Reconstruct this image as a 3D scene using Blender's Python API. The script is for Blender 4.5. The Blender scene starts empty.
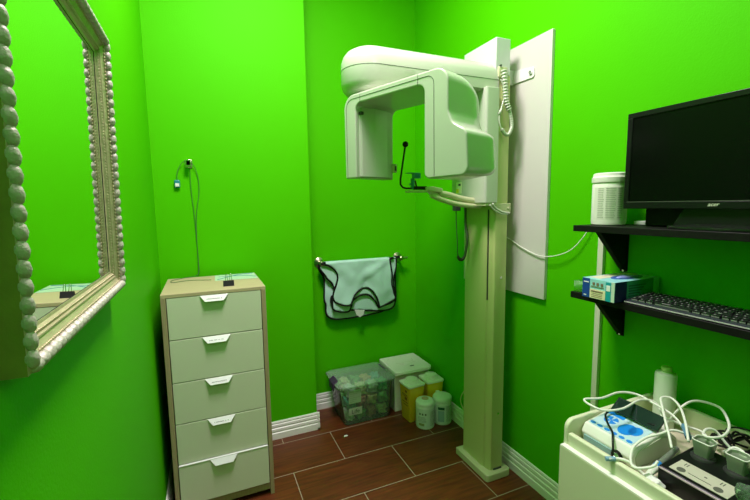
import bpy, bmesh, math, random
from mathutils import Vector, Matrix, noise
from mathutils.geometry import delaunay_2d_cdt
random.seed(7)
S = bpy.context.scene
COL = S.collection
PI = math.pi
# ------------------------------------------------------------ camera
cd = bpy.data.cameras.new('camera')
cam = bpy.data.objects.new('camera', cd); COL.objects.link(cam); S.camera = cam
cd.sensor_width = 36.0; cd.lens = 36.0 * 397.256 / 750.0; cd.clip_start = 0.01
YAW, PITCH, ROLL = 0.405946, 0.112067, -0.0151264
def cam_matrix():
    cy, sy, cp, sp = math.cos(YAW), math.sin(YAW), math.cos(PITCH), math.sin(PITCH)
    f = Vector((sy*cp, cy*cp, -sp)); r = Vector((cy, -sy, 0)); u = r.cross(f)
    cr, sr = math.cos(ROLL), math.sin(ROLL)
    r2 = cr*r + sr*u; u2 = -sr*r + cr*u
    m = Matrix((r2, u2, -f)).transposed().to_4x4(); m.translation = Vector((0, 0, 1.48))
    return m
cam.matrix_world = cam_matrix()
# ------------------------------------------------------------ world, lights, exposure
w = bpy.data.worlds.new('world'); S.world = w; w.use_nodes = True
w.node_tree.nodes['Background'].inputs[0].default_value = (0.9, 0.95, 1.0, 1)
w.node_tree.nodes['Background'].inputs[1].default_value = 0.02
def area(name, loc, size, power, col=(1, .84, .93), size_y=None, rot=(0, 0, 0)):
    l = bpy.data.lights.new(name, 'AREA'); l.energy = power; l.color = col
    l.shape = 'RECTANGLE'; l.size = size; l.size_y = size_y or size
    o = bpy.data.objects.new(name, l); o.location = loc; o.rotation_euler = rot; COL.objects.link(o); return o
area('ceiling_light_glow', (0.38, 1.30, 3.22), 0.56, 88, size_y=0.56)
area('rear_fill_light', (0.55, -0.75, 3.22), 0.56, 9, size_y=0.56)  # fill added behind the viewer to brighten the back of the room
S.view_settings.view_transform = 'Standard'; S.view_settings.look = 'None'
S.view_settings.exposure = -0.30; S.view_settings.gamma = 1.0
S.view_settings.use_curve_mapping = False
S.cycles.use_denoising = True
S.cycles.max_bounces = 16; S.cycles.diffuse_bounces = 10; S.cycles.transparent_max_bounces = 24

# ------------------------------------------------------------ materials
MATS = {}
def mat(name, col, rough=.5, metal=0.0, spec=.5, bump=0.0, bscale=60, coat=0.0, var=0.0, vscale=6, vstretch=(1, 1, 1), alpha=None, emit=None):
    if name in MATS: return MATS[name]
    m = bpy.data.materials.new(name); m.use_nodes = True; nt = m.node_tree; N = nt.nodes; Lk = nt.links
    b = N['Principled BSDF']
    b.inputs['Base Color'].default_value = (*col, 1); b.inputs['Roughness'].default_value = rough
    b.inputs['Metallic'].default_value = metal; b.inputs['Specular IOR Level'].default_value = spec
    b.inputs['Coat Weight'].default_value = coat; b.inputs['Coat Roughness'].default_value = .08
    tc = N.new('ShaderNodeTexCoord')
    if var:
        mp = N.new('ShaderNodeMapping'); mp.inputs['Scale'].default_value = vstretch
        n = N.new('ShaderNodeTexNoise'); n.inputs['Scale'].default_value = vscale; n.inputs['Detail'].default_value = 5
        mx = N.new('ShaderNodeMix'); mx.data_type = 'RGBA'
        mx.inputs['A'].default_value = (*[c*(1-var) for c in col], 1)
        mx.inputs['B'].default_value = (*[min(1, c*(1+var)) for c in col], 1)
        Lk.new(tc.outputs['Object'], mp.inputs[0]); Lk.new(mp.outputs[0], n.inputs['Vector'])
        Lk.new(n.outputs['Fac'], mx.inputs['Factor']); Lk.new(mx.outputs['Result'], b.inputs['Base Color'])
    if bump:
        n2 = N.new('ShaderNodeTexNoise'); n2.inputs['Scale'].default_value = bscale; n2.inputs['Detail'].default_value = 4
        bp = N.new('ShaderNodeBump'); bp.inputs['Strength'].default_value = bump; bp.inputs['Distance'].default_value = .01
        Lk.new(tc.outputs['Object'], n2.inputs['Vector']); Lk.new(n2.outputs['Fac'], bp.inputs['Height'])
        Lk.new(bp.outputs[0], b.inputs['Normal'])
    if emit:
        b.inputs['Emission Color'].default_value = (*emit[:3], 1); b.inputs['Emission Strength'].default_value = emit[3]
    MATS[name] = m; return m

def plastic_clear(name, tint, opac, rough=.1):
    if name in MATS: return MATS[name]
    m = bpy.data.materials.new(name); m.use_nodes = True; nt = m.node_tree; N = nt.nodes; Lk = nt.links
    N.clear()
    out = N.new('ShaderNodeOutputMaterial')
    tr = N.new('ShaderNodeBsdfTransparent'); tr.inputs[0].default_value = (*tint, 1)
    df = N.new('ShaderNodeBsdfDiffuse'); df.inputs[0].default_value = (.62, .82, .62, 1)
    gl = N.new('ShaderNodeBsdfGlossy'); gl.inputs['Roughness'].default_value = rough
    m1 = N.new('ShaderNodeMixShader'); m1.inputs[0].default_value = opac
    m2 = N.new('ShaderNodeMixShader'); fr = N.new('ShaderNodeFresnel'); fr.inputs[0].default_value = 1.25
    Lk.new(tr.outputs[0], m1.inputs[1]); Lk.new(df.outputs[0], m1.inputs[2])
    Lk.new(fr.outputs[0], m2.inputs[0]); Lk.new(m1.outputs[0], m2.inputs[1]); Lk.new(gl.outputs[0], m2.inputs[2])
    Lk.new(m2.outputs[0], out.inputs[0]); MATS[name] = m; return m

GREEN = mat('lime_green_wall_paint', (.068, .49, .0003), .55, spec=.06, bump=.08, bscale=160, var=.03, vscale=3)
WHITE_CEIL = mat('ceiling_white', (.62, .60, .60), .8)
TRIM = mat('trim_white_gloss', (.86, .87, .80), .3, bump=.02)
PLAST = mat('machine_white', (.50, .53, .43), .25, coat=.3)
PLAST2 = mat('machine_cream', (.53, .56, .32), .35)
BLK = mat('black_plastic', (.006, .007, .006), .35, spec=.3)
BLKM = mat('black_matte', (.007, .007, .007), .6, spec=.25)
LINE = mat('seam_dark', (.03, .04, .03), .6)
DWHITE = mat('drawer_white', (.64, .69, .50), .38, bump=.02)
HWHITE = mat('handle_white', (.86, .87, .86), .3)
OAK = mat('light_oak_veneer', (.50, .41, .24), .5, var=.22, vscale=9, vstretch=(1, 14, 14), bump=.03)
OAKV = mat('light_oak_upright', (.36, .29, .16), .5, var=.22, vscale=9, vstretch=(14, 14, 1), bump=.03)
BOARD = mat('white_board_panel', (.60, .59, .53), .45, bump=.02)
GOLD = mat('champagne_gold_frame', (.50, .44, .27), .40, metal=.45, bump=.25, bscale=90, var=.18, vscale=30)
GOLDSIDE = mat('olive_gold_side', (.22, .24, .04), .6, metal=.1, bump=.1, bscale=60, var=.3, vscale=25)  # darker and greener than the frame front
SILV = mat('silver_leaf', (.50, .46, .40), .5, metal=.25, bump=.3, bscale=120, var=.2, vscale=50)
MIRROR = mat('mirror_glass', (.93, .95, .93), .0, metal=1.0)
CHROME = mat('chrome', (.8, .8, .78), .15, metal=1.0)
BRASS = mat('brushed_nickel', (.62, .58, .42), .28, metal=1.0)
APRON = mat('mint_vinyl', (.50, .76, .67), .42, bump=.06, bscale=40, coat=.1)
YEL = mat('sharps_yellow', (.92, .60, .01), .35, coat=.2)
CREAMP = mat('cream_lid_plastic', (.80, .83, .70), .35)
TIN = mat('canister_white', (.74, .80, .72), .3)
SHELF = mat('black_brown_shelf', (.006, .006, .005), .5, spec=.2, var=.3, vscale=20, vstretch=(8, 1, 1))
SCREEN = mat('monitor_screen', (.002, .003, .002), .25, spec=.12)
CART = mat('cart_cream', (.70, .74, .50), .4)
CARTW = mat('cart_edge_white', (.82, .83, .76), .4)
CABLE = mat('white_cable', (.80, .84, .72), .4)
CABLED = mat('grey_cable', (.05, .15, .04), .5)
BLUE = mat('blue_plastic', (.02, .22, .62), .35)
TEALP = mat('teal_plastic', (.02, .22, .26), .35)
PURPLE = mat('purple_latch', (.06, .03, .08), .4)
PRINT = mat('grey_print', (.22, .26, .22), .6)
PRINTD = mat('dark_print', (.05, .06, .06), .6)
PAPER = mat('paper_white', (.78, .80, .76), .7)
def floor_mat():
    m = bpy.data.materials.new('wood_look_floor_tile'); m.use_nodes = True; nt = m.node_tree; N = nt.nodes; Lk = nt.links
    b = N['Principled BSDF']; tc = N.new('ShaderNodeTexCoord')
    mp = N.new('ShaderNodeMapping'); mp.inputs['Location'].default_value = (-.3815, -2.087, 0)
    br = N.new('ShaderNodeTexBrick'); br.offset = .5; br.squash = 1
    br.inputs['Scale'].default_value = 1; br.inputs['Brick Width'].default_value = .607
    br.inputs['Row Height'].default_value = .3055; br.inputs['Mortar Size'].default_value = .0024
    br.inputs['Mortar Smooth'].default_value = .1; br.inputs['Bias'].default_value = 0
    br.inputs['Color1'].default_value = (.115, .028, .006, 1); br.inputs['Color2'].default_value = (.140, .034, .008, 1)
    br.inputs['Mortar'].default_value = (.36, .29, .20, 1)
    Lk.new(tc.outputs['Object'], mp.inputs[0]); Lk.new(mp.outputs[0], br.inputs['Vector'])
    m2 = N.new('ShaderNodeMapping'); m2.inputs['Scale'].default_value = (1.2, 14, 1)
    n = N.new('ShaderNodeTexNoise'); n.inputs['Scale'].default_value = 4; n.inputs['Detail'].default_value = 8; n.inputs['Distortion'].default_value = .6
    cr = N.new('ShaderNodeValToRGB'); cr.color_ramp.elements[0].position = .3; cr.color_ramp.elements[0].color = (.55, .5, .45, 1)
    cr.color_ramp.elements[1].position = .75; cr.color_ramp.elements[1].color = (1.35, 1.3, 1.2, 1)
    Lk.new(tc.outputs['Object'], m2.inputs[0]); Lk.new(m2.outputs[0], n.inputs['Vector']); Lk.new(n.outputs['Fac'], cr.inputs[0])
    mx = N.new('ShaderNodeMix'); mx.data_type = 'RGBA'; mx.blend_type = 'MULTIPLY'
    inv = N.new('ShaderNodeMath'); inv.operation = 'SUBTRACT'; inv.inputs[0].default_value = 1
    Lk.new(br.outputs['Fac'], inv.inputs[1]); Lk.new(inv.outputs[0], mx.inputs['Factor'])
    Lk.new(br.outputs['Color'], mx.inputs['A']); Lk.new(cr.outputs[0], mx.inputs['B'])
    Lk.new(mx.outputs['Result'], b.inputs['Base Color']); b.inputs['Roughness'].default_value = .42
    bp = N.new('ShaderNodeBump'); bp.inputs['Strength'].default_value = .35; bp.inputs['Distance'].default_value = .002
    Lk.new(inv.outputs[0], bp.inputs['Height']); Lk.new(bp.outputs[0], b.inputs['Normal'])
    return m
FLOOR = floor_mat()

# ------------------------------------------------------------ helpers
def base_of(p):
    m = Matrix.Identity(4)
    while p:
        m = p.matrix_basis @ m; p = p.parent
    return m
def obj(name, bm, m, parent=None, world=True, smooth=False, bevel=0, seg=2, angle=35, subsurf=0, kind=None, label=None):
    """link bm (world coordinates unless world=False) as ONE mesh object"""
    bmesh.ops.recalc_face_normals(bm, faces=bm.faces[:])
    if parent and world:
        bmesh.ops.transform(bm, matrix=base_of(parent).inverted(), verts=bm.verts[:])
    me = bpy.data.meshes.new(name); bm.to_mesh(me); bm.free()
    for x in (m if isinstance(m, (list, tuple)) else [m]): me.materials.append(x)
    o = bpy.data.objects.new(name, me); COL.objects.link(o); o.parent = parent
    if smooth:
        for p in me.polygons: p.use_smooth = True
        if smooth != 'all':
            try: me.set_sharp_from_angle(angle=math.radians(40))
            except Exception: pass
    if bevel:
        md = o.modifiers.new('bevel', 'BEVEL'); md.width = bevel; md.segments = seg; md.limit_method = 'ANGLE'
        md.angle_limit = math.radians(angle); md.harden_normals = False
        for p in me.polygons: p.use_smooth = True
        try: me.set_sharp_from_angle(angle=math.radians(60))
        except Exception: pass
    if subsurf:
        md = o.modifiers.new('sub', 'SUBSURF'); md.levels = md.render_levels = subsurf
        for p in me.polygons: p.use_smooth = True
    if kind: o['kind'] = kind
    if label: o['label'] = label
    return o
def thing(name, label, cat, loc=(0, 0, 0), rotz=0, group=None):
    o = bpy.data.objects.new(name, None); COL.objects.link(o); o.empty_display_size = .05
    o.location = loc; o.rotation_euler = (0, 0, rotz); o['label'] = label; o['category'] = cat
    if group: o['group'] = group
    return o
def tag(o, label, cat, group=None):
    o['label'] = label; o['category'] = cat
    if group: o['group'] = group
    return o
def struct(name, bm, m, **k):
    return obj(name, bm, m, kind='structure', **k)
def BM(): return bmesh.new()
def box(bm, x0, x1, y0, y1, z0, z1, M=None, mi=0):
    v = [bm.verts.new(c) for c in ((x0, y0, z0), (x1, y0, z0), (x1, y1, z0), (x0, y1, z0), (x0, y0, z1), (x1, y0, z1), (x1, y1, z1), (x0, y1, z1))]
    for q in ((3, 2, 1, 0), (4, 5, 6, 7), (0, 1, 5, 4), (1, 2, 6, 5), (2, 3, 7, 6), (3, 0, 4, 7)):
        f = bm.faces.new([v[i] for i in q]); f.material_index = mi
    if M is not None: bmesh.ops.transform(bm, matrix=M, verts=v)
    return bm
def prism(bm, pts, a, b, axis='z', M=None, mi=0):
    """polygon pts extruded from a to b. axis z: pts (x,y); y: pts (x,z); x: pts (y,z)"""
    def P(p, h): return (p[0], p[1], h) if axis == 'z' else ((p[0], h, p[1]) if axis == 'y' else (h, p[0], p[1]))
    A = [bm.verts.new(P(p, a)) for p in pts]; B = [bm.verts.new(P(p, b)) for p in pts]
    n = len(pts)
    for f in (bm.faces.new(A), bm.faces.new(B[::-1])): f.material_index = mi
    for i in range(n):
        f = bm.faces.new((A[i], A[(i+1) % n], B[(i+1) % n], B[i])); f.material_index = mi
    if M is not None: bmesh.ops.transform(bm, matrix=M, verts=A+B)
    return bm
def rpoly(pts, rads, n=6):
    """round polygon corners"""
    out = []; N_ = len(pts)
    for i, p in enumerate(pts):
        r = rads[i] if isinstance(rads, (list, tuple)) else rads
        p = Vector(p); a = Vector(pts[i-1]); b = Vector(pts[(i+1) % N_])
        if r <= 0: out.append(tuple(p)); continue
        da = (a-p).normalized(); db = (b-p).normalized(); ang = da.angle(db)
        if abs(ang-PI) < .02: out.append(tuple(p)); continue
        t = min(r/math.tan(ang/2), (a-p).length*.49, (b-p).length*.49); r2 = t*math.tan(ang/2)
        c = p+(da+db).normalized()*(r2/math.sin(ang/2))
        s = p+da*t-c; e = p+db*t-c
        th = s.angle(e); 
        for k in range(n+1):
            q = k/n
            v = (s*math.sin((1-q)*th)+e*math.sin(q*th))/math.sin(th)
            out.append(tuple(c+v))
    return out
def lathe(bm, prof, c=(0, 0, 0), n=32, M=None, mi=0, sx=1, sy=1):
    """prof [(r,z)] bottom to top, closed with caps"""
    rings = []; allv = []
    for r, z in prof:
        if r < 1e-6: vs = [bm.verts.new((c[0], c[1], c[2]+z))]
        else: vs = [bm.verts.new((c[0]+sx*r*math.cos(2*PI*i/n), c[1]+sy*r*math.sin(2*PI*i/n), c[2]+z)) for i in range(n)]
        rings.append(vs); allv += vs
    for a, b in zip(rings, rings[1:]):
        for i in range(n):
            j = (i+1) % n
            if len(a) == 1 and len(b) == 1: continue
            if len(a) == 1: f = bm.faces.new((a[0], b[j], b[i]))
            elif len(b) == 1: f = bm.faces.new((a[i], a[j], b[0]))
            else: f = bm.faces.new((a[i], a[j], b[j], b[i]))
            f.material_index = mi
    for r in (rings[0], rings[-1]):
        if len(r) > 1: bm.faces.new(r).material_index = mi
    if M is not None: bmesh.ops.transform(bm, matrix=M, verts=allv)
    return bm
def spline(pts, sub=8, closed=False):
    P = [Vector(p) for p in pts]; n = len(P); out = []
    for i in range(n if closed else n-1):
        p0 = P[(i-1) % n] if (closed or i > 0) else P[0]*2-P[1]
        p1 = P[i]; p2 = P[(i+1) % n]
        p3 = P[(i+2) % n] if (closed or i+2 < n) else P[-1]*2-P[-2]
        for k in range(sub):
            t = k/sub
            out.append(.5*((2*p1)+(p2-p0)*t+(2*p0-5*p1+4*p2-p3)*t*t+(3*p1-p0-3*p2+p3)*t*t*t))
    if not closed: out.append(P[-1])
    return out
def tube(bm, pts, r, n=10, closed=False, smooth_sub=0, mi=0):
    P = spline(pts, smooth_sub, closed) if smooth_sub else [Vector(p) for p in pts]
    rr = r if callable(r) else (lambda t: r)
    m = len(P); T = []
    for i in range(m):
        a = P[(i-1) % m] if (closed or i > 0) else P[0]; b = P[(i+1) % m] if (closed or i < m-1) else P[-1]
        d = b-a; T.append(d.normalized() if d.length > 1e-9 else Vector((0, 0, 1)))
    up = Vector((0, 0, 1)) if abs(T[0].z) < .9 else Vector((1, 0, 0))
    nrm = T[0].cross(up).normalized(); rings = []
    for i in range(m):
        nrm = (nrm-T[i]*nrm.dot(T[i])); nrm = nrm.normalized() if nrm.length > 1e-9 else T[i].orthogonal().normalized()
        bn = T[i].cross(nrm); q = rr(i/max(1, m-1))
        rings.append([bm.verts.new(P[i]+(nrm*math.cos(2*PI*k/n)+bn*math.sin(2*PI*k/n))*q) for k in range(n)])
    for i in range(m if closed else m-1):
        a = rings[i]; b = rings[(i+1) % m]
        for k in range(n):
            bm.faces.new((a[k], a[(k+1) % n], b[(k+1) % n], b[k])).material_index = mi
    if not closed:
        bm.faces.new(rings[0][::-1]).material_index = mi; bm.faces.new(rings[-1]).material_index = mi
    return bm
def ell(bm, c, r, sub=2, M=None, mi=0):
    mm = Matrix.Translation(c) @ (M or Matrix.Identity(4)) @ Matrix.Diagonal((r[0], r[1], r[2], 1))
    res = bmesh.ops.create_icosphere(bm, subdivisions=sub, radius=1, matrix=mm)
    for v in res['verts']:
        for f in v.link_faces: f.material_index = mi
    return bm
def cyl_between(bm, a, b, r, n=16, r2=None):
    return tube(bm, [a, b], (lambda t: r+(r2-r)*t) if r2 is not None else r, n)
def text_mesh(name, s, size, M, m, parent, depth=.0004, italic=0.0):
    c = bpy.data.curves.new('t', 'FONT'); c.body = s; c.size = size; c.extrude = depth; c.align_x = 'CENTER'; c.align_y = 'CENTER'; c.shear = italic
    o = bpy.data.objects.new('t', c); COL.objects.link(o)
    dg = bpy.context.evaluated_depsgraph_get(); me = bpy.data.meshes.new_from_object(o.evaluated_get(dg))
    bpy.data.objects.remove(o); bm = BM(); bm.from_mesh(me); bpy.data.meshes.remove(me)
    bmesh.ops.transform(bm, matrix=M, verts=bm.verts[:])
    return obj(name, bm, m, parent)
def frame(o, ex, ey, ez):
    m = Matrix((Vector(ex), Vector(ey), Vector(ez))).transposed().to_4x4(); m.translation = Vector(o); return m

# ------------------------------------------------------------ room
XL, XR, YS, YB, XS, YF, ZC = -.238, 1.515, 2.469, 2.72, .621, -1.6, 3.30
struct('floor', box(BM(), XL-.1, XR+.1, YF-.1, YB+.1, -.05, 0), FLOOR)
struct('ceiling', box(BM(), XL-.1, XR+.1, YF-.1, YB+.1, ZC, ZC+.05), WHITE_CEIL)
struct('wall_left', box(BM(), XL-.1, XL, YF-.1, YB+.1, 0, ZC), GREEN)
struct('wall_right', box(BM(), XR, XR+.1, YF-.1, YB+.1, 0, ZC), GREEN)
struct('wall_back', box(BM(), XS, XR, YB, YB+.1, 0, ZC), GREEN)
struct('wall_step', box(BM(), XL, XS, YS, YB+.1, 0, ZC), GREEN)
struct('wall_front', box(BM(), XL, XR, YF-.1, YF, 0, ZC), GREEN)
BBP = [(0, 0), (.016, 0), (.016, .012), (.0155, .040), (.010, .044), (.010, .049), (.0135, .053), (.0125, .068), (.008, .072), (.008, .077), (.011, .081), (.010, .094), (.006, .098), (.006, .103), (.008, .106), (.005, .114), (0, .115)]
def bboard(name, a, b, nx, ny):
    """moulded baseboard from a to b along the wall, sticking out towards (nx,ny)"""
    bm = BM(); A = [bm.verts.new((a[0]+nx*d, a[1]+ny*d, z)) for d, z in BBP]; B = [bm.verts.new((b[0]+nx*d, b[1]+ny*d, z)) for d, z in BBP]
    bm.faces.new(A); bm.faces.new(B[::-1])
    for i in range(len(BBP)):
        j = (i+1) % len(BBP); bm.faces.new((A[i], A[j], B[j], B[i]))
    return struct(name, bm, TRIM)
bboard('baseboard_right', (XR, YF), (XR, YB), -1, 0)
bboard('baseboard_back', (XS, YB), (XR, YB), 0, -1)
bboard('baseboard_step', (XL, YS), (XS+.016, YS), 0, -1)
bboard('baseboard_return', (XS, YS-.016), (XS, YB), 1, 0)
bboard('baseboard_left', (XL, YF), (XL, YS), 1, 0)

# ceiling light fixture (above the view), plus the panel of the added rear fill
for nm, y, lab in (('ceiling_or_fill_light', 1.3, 'square white ceiling light panel nearest the x-ray machine'), ('ceiling_or_fill_light', -.75, 'square white fill light panel added behind the viewer')):
    t = thing(nm, lab, 'light', (.38 if y > 0 else .55, y, ZC-.05))
    dx = -.17 if y > 0 else 0
    bm = BM()
    for q in ((.24, .86, y-.31, y-.285), (.24, .86, y+.285, y+.31), (.24, .265, y-.285, y+.285), (.835, .86, y-.285, y+.285)):
        box(bm, q[0]+dx, q[1]+dx, q[2], q[3], ZC-.055, ZC)
    obj('frame', bm, TRIM, t)
    obj('diffuser', box(BM(), .265+dx, .835+dx, y-.285, y+.285, ZC-.045, ZC-.035), mat('lamp_diffuser', (.8, .8, .8), .6, emit=(1, .98, .94, 6)), t)

# ------------------------------------------------------------ panoramic x-ray machine
t = thing('xray_machine', 'white dental panoramic x-ray machine on a tall floor column beside the right wall', 'x-ray machine', (1.38, 1.71, 0))
obj('base_plate', prism(BM(), rpoly([(1.303, 1.572), (1.462, 1.572), (1.462, 1.858), (1.303, 1.858)], [.018, .018, .006, .006]), 0, .042), PLAST2, t, bevel=.007, seg=3)
cs = [(1.333, 1.825), (1.333, 1.668), (1.3375, 1.646), (1.3395, 1.646), (1.3400, 1.634), (1.3385, 1.634), (1.345, 1.611), (1.352, 1.601), (1.425, 1.601), (1.425, 1.825)]
col_o = obj('column', prism(BM(), cs, .042, 2.10), mat('column_aged_cream', (.50, .55, .22), .38), t, bevel=.002, seg=2)
bm = BM(); box(bm, 1.334, 1.3385, 1.6335, 1.639, .98, 1.45)
obj('cable_slot', bm, LINE, t)
obj('column_head', prism(BM(), [(1.336, 1.600), (1.424, 1.600), (1.424, 1.856), (1.336, 1.856)], 2.10, 2.272), mat('head_white', (.55, .56, .55), .4), t, bevel=.004, seg=3)
bm = BM()
bm.free()
for z in (1.10, .36): obj('screw', cyl_between(BM(), (1.392, 1.602, z), (1.392, 1.5985, z), .006, 12), CHROME, t)
bm = BM(); box(bm, 1.366, 1.418, 1.595, 1.6015, .043, .050); obj('foot_bracket', bm, LINE, t)
# carriage
obj('carriage', prism(BM(), rpoly([(1.262, 1.573), (1.338, 1.573), (1.338, 1.862), (1.262, 1.862)], [.012, .003, .003, .012]), 1.483, 2.03), PLAST, t, bevel=.004, seg=3)
bm = BM(); box(bm, 1.268, 1.338, 1.578, 1.858, 1.470, 1.484); obj('carriage_underside', bm, PLAST2, t)
lb = obj('warning_label', box(BM(), 1.2605, 1.2622, 1.765, 1.815, 1.535, 1.595), mat('label_cream', (.75, .78, .5), .5), t, label='small cream and yellow warning sticker')
obj('warning_mark', box(BM(), 1.2598, 1.2606, 1.772, 1.792, 1.575, 1.587), PRINTD, lb)
obj('warning_mark', box(BM(), 1.2598, 1.2606, 1.788, 1.812, 1.538, 1.560), mat('warning_yellow', (.8, .7, .03), .5), lb)
# horizontal arm: rounded end at ARM, levels give the soft top edge and bowl underside
CXA, CYA, RA = .729, 1.725, .130
def arm_mesh():
    lv = [(1.965, .050), (1.972, .026), (1.990, .008), (2.012, 0), (2.072, 0), (2.0722, .0012), (2.0735, .0012), (2.0737, 0), (2.105, .001), (2.130, .010), (2.150, .026), (2.162, .048), (2.166, .075)]
    bm = BM(); rings = []
    for z, ins in lv:
        r = RA-ins; ring = []
        ys = r
        for k in range(13):  # near side from column to end
            x = 1.352+(CXA-1.352)*k/12; ring.append((x, CYA-ys))
        for k in range(1, 24):
            a = -PI/2-PI*k/24; ring.append((CXA+r*math.cos(a), CYA+r*math.sin(a)))
        for k in range(13):
            x = CXA+(1.352-CXA)*k/12; ring.append((x, CYA+ys))
        vs = []
        for x, y in ring:
            zz = z
            if z < 2.03:
                lim = 2.017; q = min(1, max(0, (x-.80)/.12)); q = q*q*(3-2*q)
                zz = z+(max(z, lim+(z-1.965)*.2)-z)*q
            vs.append(bm.verts.new((x, y, zz)))
        rings.append(vs)
    n = len(rings[0])
    for a, b in zip(rings, rings[1:]):
        for i in range(n): bm.faces.new((a[i], a[(i+1) % n], b[(i+1) % n], b[i]))
    bm.faces.new(rings[0][::-1]); bm.faces.new(rings[-1])
    return bm
arm_o = obj('arm', arm_mesh(), PLAST, t, smooth=True)
obj('arm_seam', tube(BM(), [(1.352-.6*k/10 if k < 10 else CXA, CYA-RA, 2.0728) for k in range(11)]+[(CXA+RA*math.cos(-PI/2-PI*k/20), CYA+RA*math.sin(-PI/2-PI*k/20), 2.0728) for k in range(0, 21)], .0011, 6), LINE, arm_o)
# rotating C-shaped gantry
TH = math.radians(-20.9); U = Vector((math.sin(TH), math.cos(TH), 0)); NN = Vector((-U.y, U.x, 0)); GW = .236
GO = Vector((CXA, CYA, 0))+NN*.12
GM = frame(GO, U, (0, 0, 1), -NN)      # local x = along the bar (left positive), y = up, z = depth away from viewer
prof = rpoly([(.042, 1.600), (.045, 1.957), (-.512, 1.957), (-.514, 1.800), (-.530, 1.762), (-.588, 1.728), (-.598, 1.578), (-.408, 1.574), (-.408, 1.914), (-.032, 1.916), (-.030, 1.600)],
             [.006, .060, .055, .05, .04, .03, .03, .022, .032, .032, .006], 8)
g = BM(); rings = []
def sst(v): v = max(0, min(1, v)); return v*v*(3-2*v)
for k in range(15):
    u = k/14; ring = []
    for s0, z0 in prof:
        q = sst((-.40-s0)/.17); wv = u*GW*(1-.04*q)
        s1 = s0+q*.022*max(0, (u-.5)/.5)**2.2; z1 = z0
        if z0 > 1.84: z1 -= q*.060*max(0, (u-.3)/.7)**2
        if z0 < 1.66: z1 += q*.012*max(0, (u-.3)/.7)**2
        ring.append(g.verts.new((s1, z1, wv)))
    rings.append(ring)
for a, b_ in zip(rings, rings[1:]):
    for i in range(len(a)): g.faces.new((a[i], a[(i+1) % len(a)], b_[(i+1) % len(a)], b_[i]))
g.faces.new(rings[0][::-1]); g.faces.new(rings[-1])
bmesh.ops.transform(g, matrix=GM, verts=g.verts[:])
gan = obj('gantry', g, PLAST, t, bevel=.014, seg=4, angle=50)
pl = rpoly([(.026, 1.603), (.028, 1.938), (-.452, 1.938), (-.454, 1.582)], [0, .040, .030, 0], 8)
obj('gantry_seam', tube(BM(), [GM @ Vector((x, y, -.0002)) for x, y in pl], .0011, 6), LINE, gan)
for s0 in (-.062, -.378):
    obj('gantry_seam', tube(BM(), [GM @ Vector((s0, 1.916, -.0003)), GM @ Vector((s0, 1.938, -.0003)), GM @ Vector((s0, 1.954, .0003))], .0009, 6), LINE, gan)
# inner cover panels of the two heads
g = BM(); prism(g, rpoly([(-.028, .012), (-.040, .03), (-.052, .10), (-.052, .175), (-.040, .222), (-.028, .224)], .01), 1.606, 1.905, 'z')
bmesh.ops.transform(g, matrix=frame(GO, U, -NN, (0, 0, 1)), verts=g.verts[:])
obj('detector_cover', g, PLAST, t, bevel=.008, seg=3, angle=50)
g = BM(); box(g, -.047, -.030, .018, .034, 1.872, 1.884)
bmesh.ops.transform(g, matrix=frame(GO, U, -NN, (0, 0, 1)), verts=g.verts[:])
obj('sensor_window', g, LINE, t)
g = BM(); box(g, -.056, -.040, .214, .236, 1.632, 1.672)
bmesh.ops.transform(g, matrix=frame(GO, U, -NN, (0, 0, 1)), verts=g.verts[:])
pb = obj('latch_block', g, PLAST2, t, bevel=.003)
g = BM(); box(g, -.0585, -.055, .219, .229, 1.64, 1.662)
bmesh.ops.transform(g, matrix=frame(GO, U, -NN, (0, 0, 1)), verts=g.verts[:])
obj('latch_button', g, LINE, pb)
# bite support: two tubes, head block, black rod with ball, teal bite holder
obj('support_tube', tube(BM(), [(1.31, 1.66, 1.492), (1.25, 1.67, 1.497), (1.19, 1.68, 1.508), (1.12, 1.68, 1.526), (1.06, 1.68, 1.534)], .0155, 14, smooth_sub=6), PLAST2, t, smooth='all')
obj('support_tube', tube(BM(), [(1.30, 1.66, 1.466), (1.22, 1.655, 1.472), (1.15, 1.655, 1.481), (1.07, 1.66, 1.502), (1.02, 1.68, 1.526)], .012, 14, smooth_sub=6), PLAST2, t, smooth='all')
bm = BM(); prism(bm, rpoly([(.985, 1.545), (1.075, 1.535), (1.075, 1.556), (1.02, 1.566), (.985, 1.562)], .006), 1.655, 1.705, 'y')
obj('support_block', bm, PLAST2, t, bevel=.004, seg=3)
bm = BM(); prism(bm, [(1.000, 1.545), (1.045, 1.540), (1.085, 1.505), (1.055, 1.500)], 1.665, 1.695, 'y'); obj('support_hinge', bm, PLAST2, t, bevel=.003)
obj('chin_plate', box(BM(), .893, .99, 1.655, 1.705, 1.538, 1.548), PLAST2, t, bevel=.004, seg=3)
fr = obj('headrest_rod', tube(BM(), [(.992, 1.68, 1.559), (.886, 1.68, 1.557), (.868, 1.68, 1.562), (.857, 1.68, 1.575), (.857, 1.68, 1.60), (.884, 1.68, 1.757)], .0045, 10), BLK, t, smooth='all')
bm = BM(); ell(bm, (.884, 1.68, 1.760), (.014, .014, .014), 3); obj('rod_ball', bm, BLKM, fr, smooth='all')
bm = BM(); box(bm, .925, .995, 1.672, 1.688, 1.551, 1.567); cyl_between(bm, (.945, 1.68, 1.555), (.935, 1.68, 1.594), .004, 10); obj('rod_clamp', bm, BLK, t, bevel=.002)
bm = BM(); box(bm, .925, .958, 1.665, 1.695, 1.604, 1.627); box(bm, .888, .958, 1.668, 1.692, 1.6265, 1.630); box(bm, .914, .930, 1.675, 1.688, 1.553, 1.604); box(bm, .905, .918, 1.675, 1.688, 1.574, 1.580)
obj('bite_holder', bm, TEALP, t, bevel=.002)
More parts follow.
